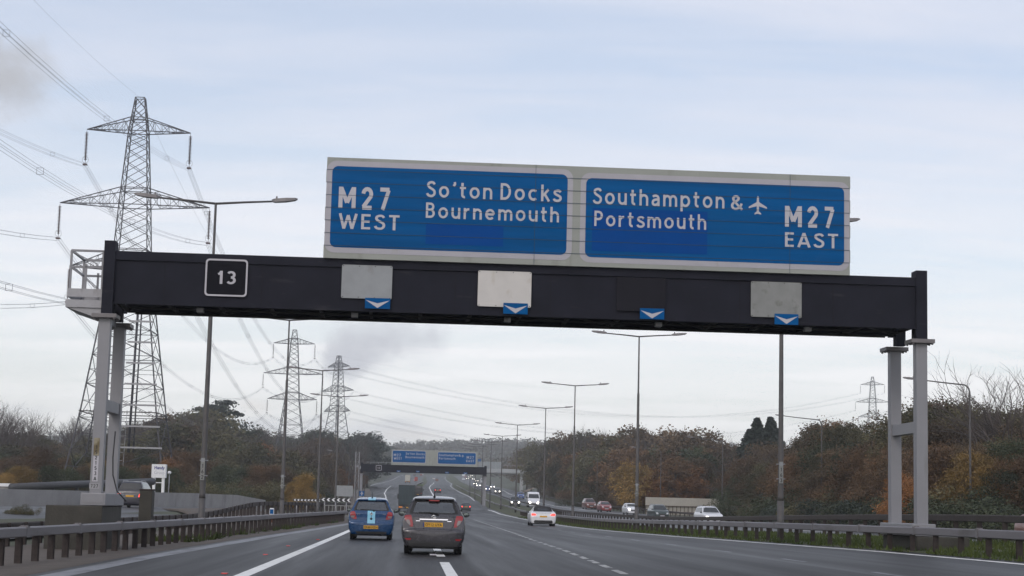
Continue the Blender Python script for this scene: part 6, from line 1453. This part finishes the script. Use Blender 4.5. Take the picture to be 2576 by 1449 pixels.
for px, yt, D, k, lf, lb in [(555, 1017, 430, 'cedar', 'pine', 'large flat-topped dark cedar standing above the left wood'), (520, 1035, 450, 'cedar', 'pine', 'smaller dark cedar beside the large flat-topped cedar'), (928, 1092, 560, 'round1', 'pine', 'dark evergreen at the end of the left skyline above the far gantry'), (905, 1094, 570, 'round0', 'pine', 'dark rounded evergreen left of the far gantry'),
    (662, 1118, 360, 'round0', 'orange', 'orange autumn tree between the second pylon and the first lamp columns'), (640, 1128, 350, 'broad1', 'russet', 'russet tree just left of the orange one'), (458, 1165, 215, 'broad2', 'russet', 'russet tree right of the white box sign'), (430, 1158, 220, 'round2', 'orange', 'rusty orange tree above the white box sign'), (762, 1193, 185, 'broad1', 'yellow', 'small golden orange tree left of the grey sign back'), (738, 1212, 190, 'broad3', 'yellow', 'small yellow tree beside the small golden orange one'), (860, 1182, 380, 'round1', 'orange', 'orange tree behind the grey sign back'), (905, 1178, 420, 'round2', 'russet', 'russet tree beside the left leg of the far gantry'),
    (55, 1170, 165, 'broad0', 'yellow', 'yellowing tree at the left edge above the low building'), (22, 1190, 160, 'round0', 'yellow', 'low yellow bush-like tree at the left edge'), (255, 1155, 200, 'broad4', 'yellow', 'small yellowish tree behind the left gantry leg'), (110, 1128, 210, 'broad2', 'russet', 'reddish brown tree right of the bare trees'), (575, 1095, 380, 'round2', 'olive', 'pale olive rounded tree below the cedar')]:
    px_tree('cedar_tree' if k == 'cedar' else 'autumn_tree', lb, 'tree', px, yt, D, k, lf, None, 1.1)
for px, yt, D, k, w, lb in [(20, 1003, 300, 'bare0', 1.1, 'leafless tree at the left edge with a fan of thin branches'), (45, 1025, 310, 'bare1', 1.0, 'leafless tree just right of the leftmost bare tree'), (-20, 1010, 305, 'bare2', 1.0, 'leafless tree cut off by the left edge'), (172, 1035, 330, 'bare1', 1.1, 'leafless tree left of the big pylon'), (200, 1060, 335, 'bare2', 1.0, 'thin leafless tree inside the foot of the big pylon'), (330, 1045, 340, 'bare0', 1.0, 'leafless tree behind the rear left gantry leg'),
    (2560, 885, 135, 'bare0', 1.1, 'tall leafless tree at the right edge'), (2525, 985, 140, 'bare1', .8, 'leafless tree left of the tall bare tree at the right edge'), (1880, 1120, 250, 'bare1', 1.3, 'bare twiggy tree left of the dark conifers'), (2010, 1095, 215, 'bare0', 1.2, 'bare twiggy tree right of the thick lamp column')]:
    px_tree('bare_tree', lb, 'tree', px, yt, D, k, None, None, w)
# right wood
SKR = [(1325, 1135), (1350, 1118), (1380, 1108), (1420, 1095), (1450, 1084), (1490, 1078), (1520, 1092), (1560, 1090), (1590, 1078), (1650, 1082), (1690, 1100), (1725, 1078), (1770, 1095), (1820, 1112), (1860, 1118), (1900, 1112), (1990, 1118), (2030, 1095), (2075, 1065), (2110, 1050), (2160, 1068), (2200, 1055), (2240, 1050), (2290, 1035), (2330, 1020), (2370, 1008), (2420, 1012), (2470, 1022), (2530, 1020), (2620, 1010)]
RD = [(1325, 560), (1400, 470), (1480, 410), (1700, 330), (1900, 270), (2050, 210), (2200, 170), (2300, 158), (2620, 145)]
rD = lambda o: (lambda x: sky(RD, x) * o)
row(SKR, 1330, 2010, 40, rD(1.0), 2, ['olive', 'brown', 'brown', 'olive'], BK, 'on the skyline right of the motorway', RW, 1.2, jit=10, side=1)
row(SKR, 2030, 2620, 34, rD(1.0), 6, ['brown', 'russet', 'brown', 'olive', 'olive'], ['broad0', 'broad1', 'thin0', 'thin1', 'broad3'], 'among the thin topped russet trees on the right', RW, 1.1, jit=9, side=1)
row(SKR, 1345, 2020, 38, rD(.88), 48, ['brown', 'olive', 'russet', 'brown', 'green'], BK, 'in the middle rank right of the motorway', RW, 1.1, side=1)
row(SKR, 2030, 2620, 40, rD(.96), 55, ['russet', 'brown', 'green', 'olive', 'brown'], BK, 'in the middle rank behind the right gantry leg', RW, 1.15, side=1)
row([(1360, 1178), (1400, 1160), (1500, 1150), (1700, 1150), (1900, 1160), (2100, 1130), (2620, 1110)], 1385, 2620, 38, rD(.84), 0, ['brown', 'russet', 'olive', 'brown', 'green'], BK, 'in the front rank of the right wood', RW, 1.15, side=1)
row([(1360, 1205), (1450, 1195), (1800, 1195), (2620, 1170)], 1395, 2620, 40, rD(.78), 0, ['brown', 'olive', 'green', 'russet'], BK, 'in the low growth along the right verge', RW, 1.35, side=1)
for px, yt, D, k, lf, lb in [(1905, 1052, 262, 'conifer0', 'pine', 'dark spired conifer left of the thick lamp column'), (1938, 1050, 258, 'conifer1', 'pine', 'dark spired conifer directly behind the thick lamp column'), (1885, 1080, 264, 'conifer1', 'pine', 'shorter dark conifer on the left of the dark group'), (1955, 1085, 255, 'conifer0', 'pine', 'shorter dark conifer just right of the thick lamp column'), (1540, 1105, 380, 'conifer0', 'pine', 'small dark conifer on the skyline right of the second right lamp column'), (1595, 1165, 268, 'round0', 'yellow', 'yellowish tree above the dark off-roader'), (1700, 1155, 268, 'round1', 'russet', 'broad russet tree above the cream hoarding'), (1745, 1172, 268, 'round2', 'orange', 'orange brown tree above the right half of the hoarding'), (1655, 1178, 268, 'broad1', 'orange', 'orange brown tree above the left end of the hoarding'), (1895, 1175, 240, 'conifer0', 'green', 'dark green conical tree right of the hoarding'),
    (2120, 1046, 195, 'thin0', 'russet', 'sparse russet tree beside the single-arm lamp'), (2330, 1000, 156, 'thin1', 'russet', 'sparse russet tree top rising right of the right gantry leg'), (2255, 1030, 160, 'thin0', 'brown', 'sparse brown tree between the two right gantry legs'), (2455, 1135, 121, 'broad2', 'yellow', 'golden tree behind the right verge lamp column'), (2490, 1165, 119, 'round0', 'yellow', 'low golden tree right of the right verge lamp column'), (2560, 1150, 118, 'round1', 'russet', 'dark red tree at the right edge'), (2270, 1195, 122, 'round2', 'orange', 'orange bush-like tree left of the right gantry leg'), (2350, 1130, 128, 'broad4', 'russet', 'russet tree right of the right gantry leg')]:
    px_tree('conifer_tree' if k.startswith('conifer') else 'autumn_tree', lb, 'tree', px, yt, D, k, lf, None, 1.5 if k.startswith('conifer') else 1.1)
# leafless tops breaking the skyline
for i in range(17):
    px = 1345 + i * 36 + rr.uniform(-10, 10) ; D = sky(RD, px) * .98
    for _ in range(60):
        if at(px, 1280, D)[0] > interp(OC_T, D) + 6.5: break
        D *= 1.03
    px_tree('bare_tree', 'thin leafless tree standing among the skyline trees of the right wood', 'tree', px, sky(SKR, px) - rr.uniform(2, 13), D, 'bare%d' % (i % 3), None, 'leafless trees in the right wood', rr.uniform(.7, 1.0))
for i in range(14):
    px = 70 + i * 62 + rr.uniform(-14, 14); px_tree('bare_tree', 'thin leafless tree standing among the skyline trees of the left wood', 'tree', px, sky(SKL, px) - rr.uniform(-2, 8), 380 if px > 260 else 300, 'bare%d' % (i % 3), None, 'leafless trees in the left wood', rr.uniform(.7, 1.0))
# ivy hedge along the right verge
x = 1850
while x < 2490:
    D = 90
    while at(x, 1280, D)[0] < interp(OC_T, D) + 4.2: D += 1.5
    px_tree('hedge_bush', 'dark green bush in the hedge along the right verge', 'bush', x, 1246 + rr.uniform(-8, 8) - (x - 1820) * .03, D, rr.choice(['bush0', 'bush1', 'bush2']), rr.choice(['green', 'green', 'pine', 'olive']), 'bushes of the hedge on the right verge', 1.5); x += 30
for i in range(14):
    px = 1385 + i * 33; D = 300 + 30 * math.sin(i) if px > 1450 else 420
    for _ in range(40):
        if at(px, 1280, D)[0] > interp(OC_T, D) + 5: break
        D *= 1.03
    px_tree('verge_bush', 'low brown bush at the foot of the right wood', 'bush', px, 1232 + rr.uniform(-10, 6), D, rr.choice(['bush0', 'bush1', 'bush2']), rr.choice(['brown', 'olive', 'green', 'russet']), 'bushes at the foot of the right wood', 1.6)
# weeds on top of the parapet foot
for px, D, h in ((55, 74, .55), (80, 75, .4), (30, 73, .35), (575, 108, .5), (600, 112, .35), (655, 118, .45), (690, 122, .4)):
    x = at(px, 1280, D)[0]; tree('weed_clump', 'small green clump of weeds between the left barrier and the parapet', 'plant', x, D, h, 'bush%d' % (px % 3), 'olive', 'weed clumps behind the left barrier', 1.0)
# far wooded ridge: reads as one mass
r_ = np.random.RandomState(5); C = []; S = []
for i in range(5200):
    x = r_.uniform(-420, 520); D = r_.uniform(900, 2150)
    if D < 1350 and (interp(DIRT_T, min(D, 1300)) - 14 < x < interp(OC_T, min(D, 1300)) + 12): continue
    ridge = (6 * math.sin(x * .013 + 1) + 5 * math.sin(x * .005 + D * .002)) * ss(1200, 1700, D)
    z = G(x, D) + ridge; h = r_.uniform(8, 17); n = 34
    d = r_.randn(n, 3); d /= np.linalg.norm(d, axis=1, keepdims=True); d *= np.array((5.0, 5.0, h * .45)) * (.6 + .4 * r_.rand(n, 1)); C.append(d + np.array((x, D, z + h * .55))); S.append(r_.uniform(.8, 1.5, n))
o = link('distant_wood', leaf_mesh('distant_wood', np.concatenate(C), np.concatenate(S), M_['farwood'], 3)); tag(o, 'far wooded ridge closing the view behind the distant gantry', 'wood', None, 'stuff')

# ------------------------------------------------------------------ haze
hz = bpy.data.materials.new('haze'); hz.use_nodes = True; nt = hz.node_tree; nt.nodes.clear(); out = ND(nt, 'ShaderNodeOutputMaterial'); pv = ND(nt, 'ShaderNodeVolumePrincipled')
pv.inputs['Color'].default_value = (0.97, 0.985, 1.0, 1); pv.inputs['Density'].default_value = 0.0003; pv.inputs['Anisotropy'].default_value = 0.75
nt.links.new(pv.outputs[0], out.inputs['Volume'])
mb = MB(); mb.box(-2400, 2400, -220, 2460, -4, 112); o = link('haze', mb.mesh('haze', hz)); fix_normals(o.data); tag(o, 'thin damp haze lying over the whole valley', 'haze', None, 'stuff')
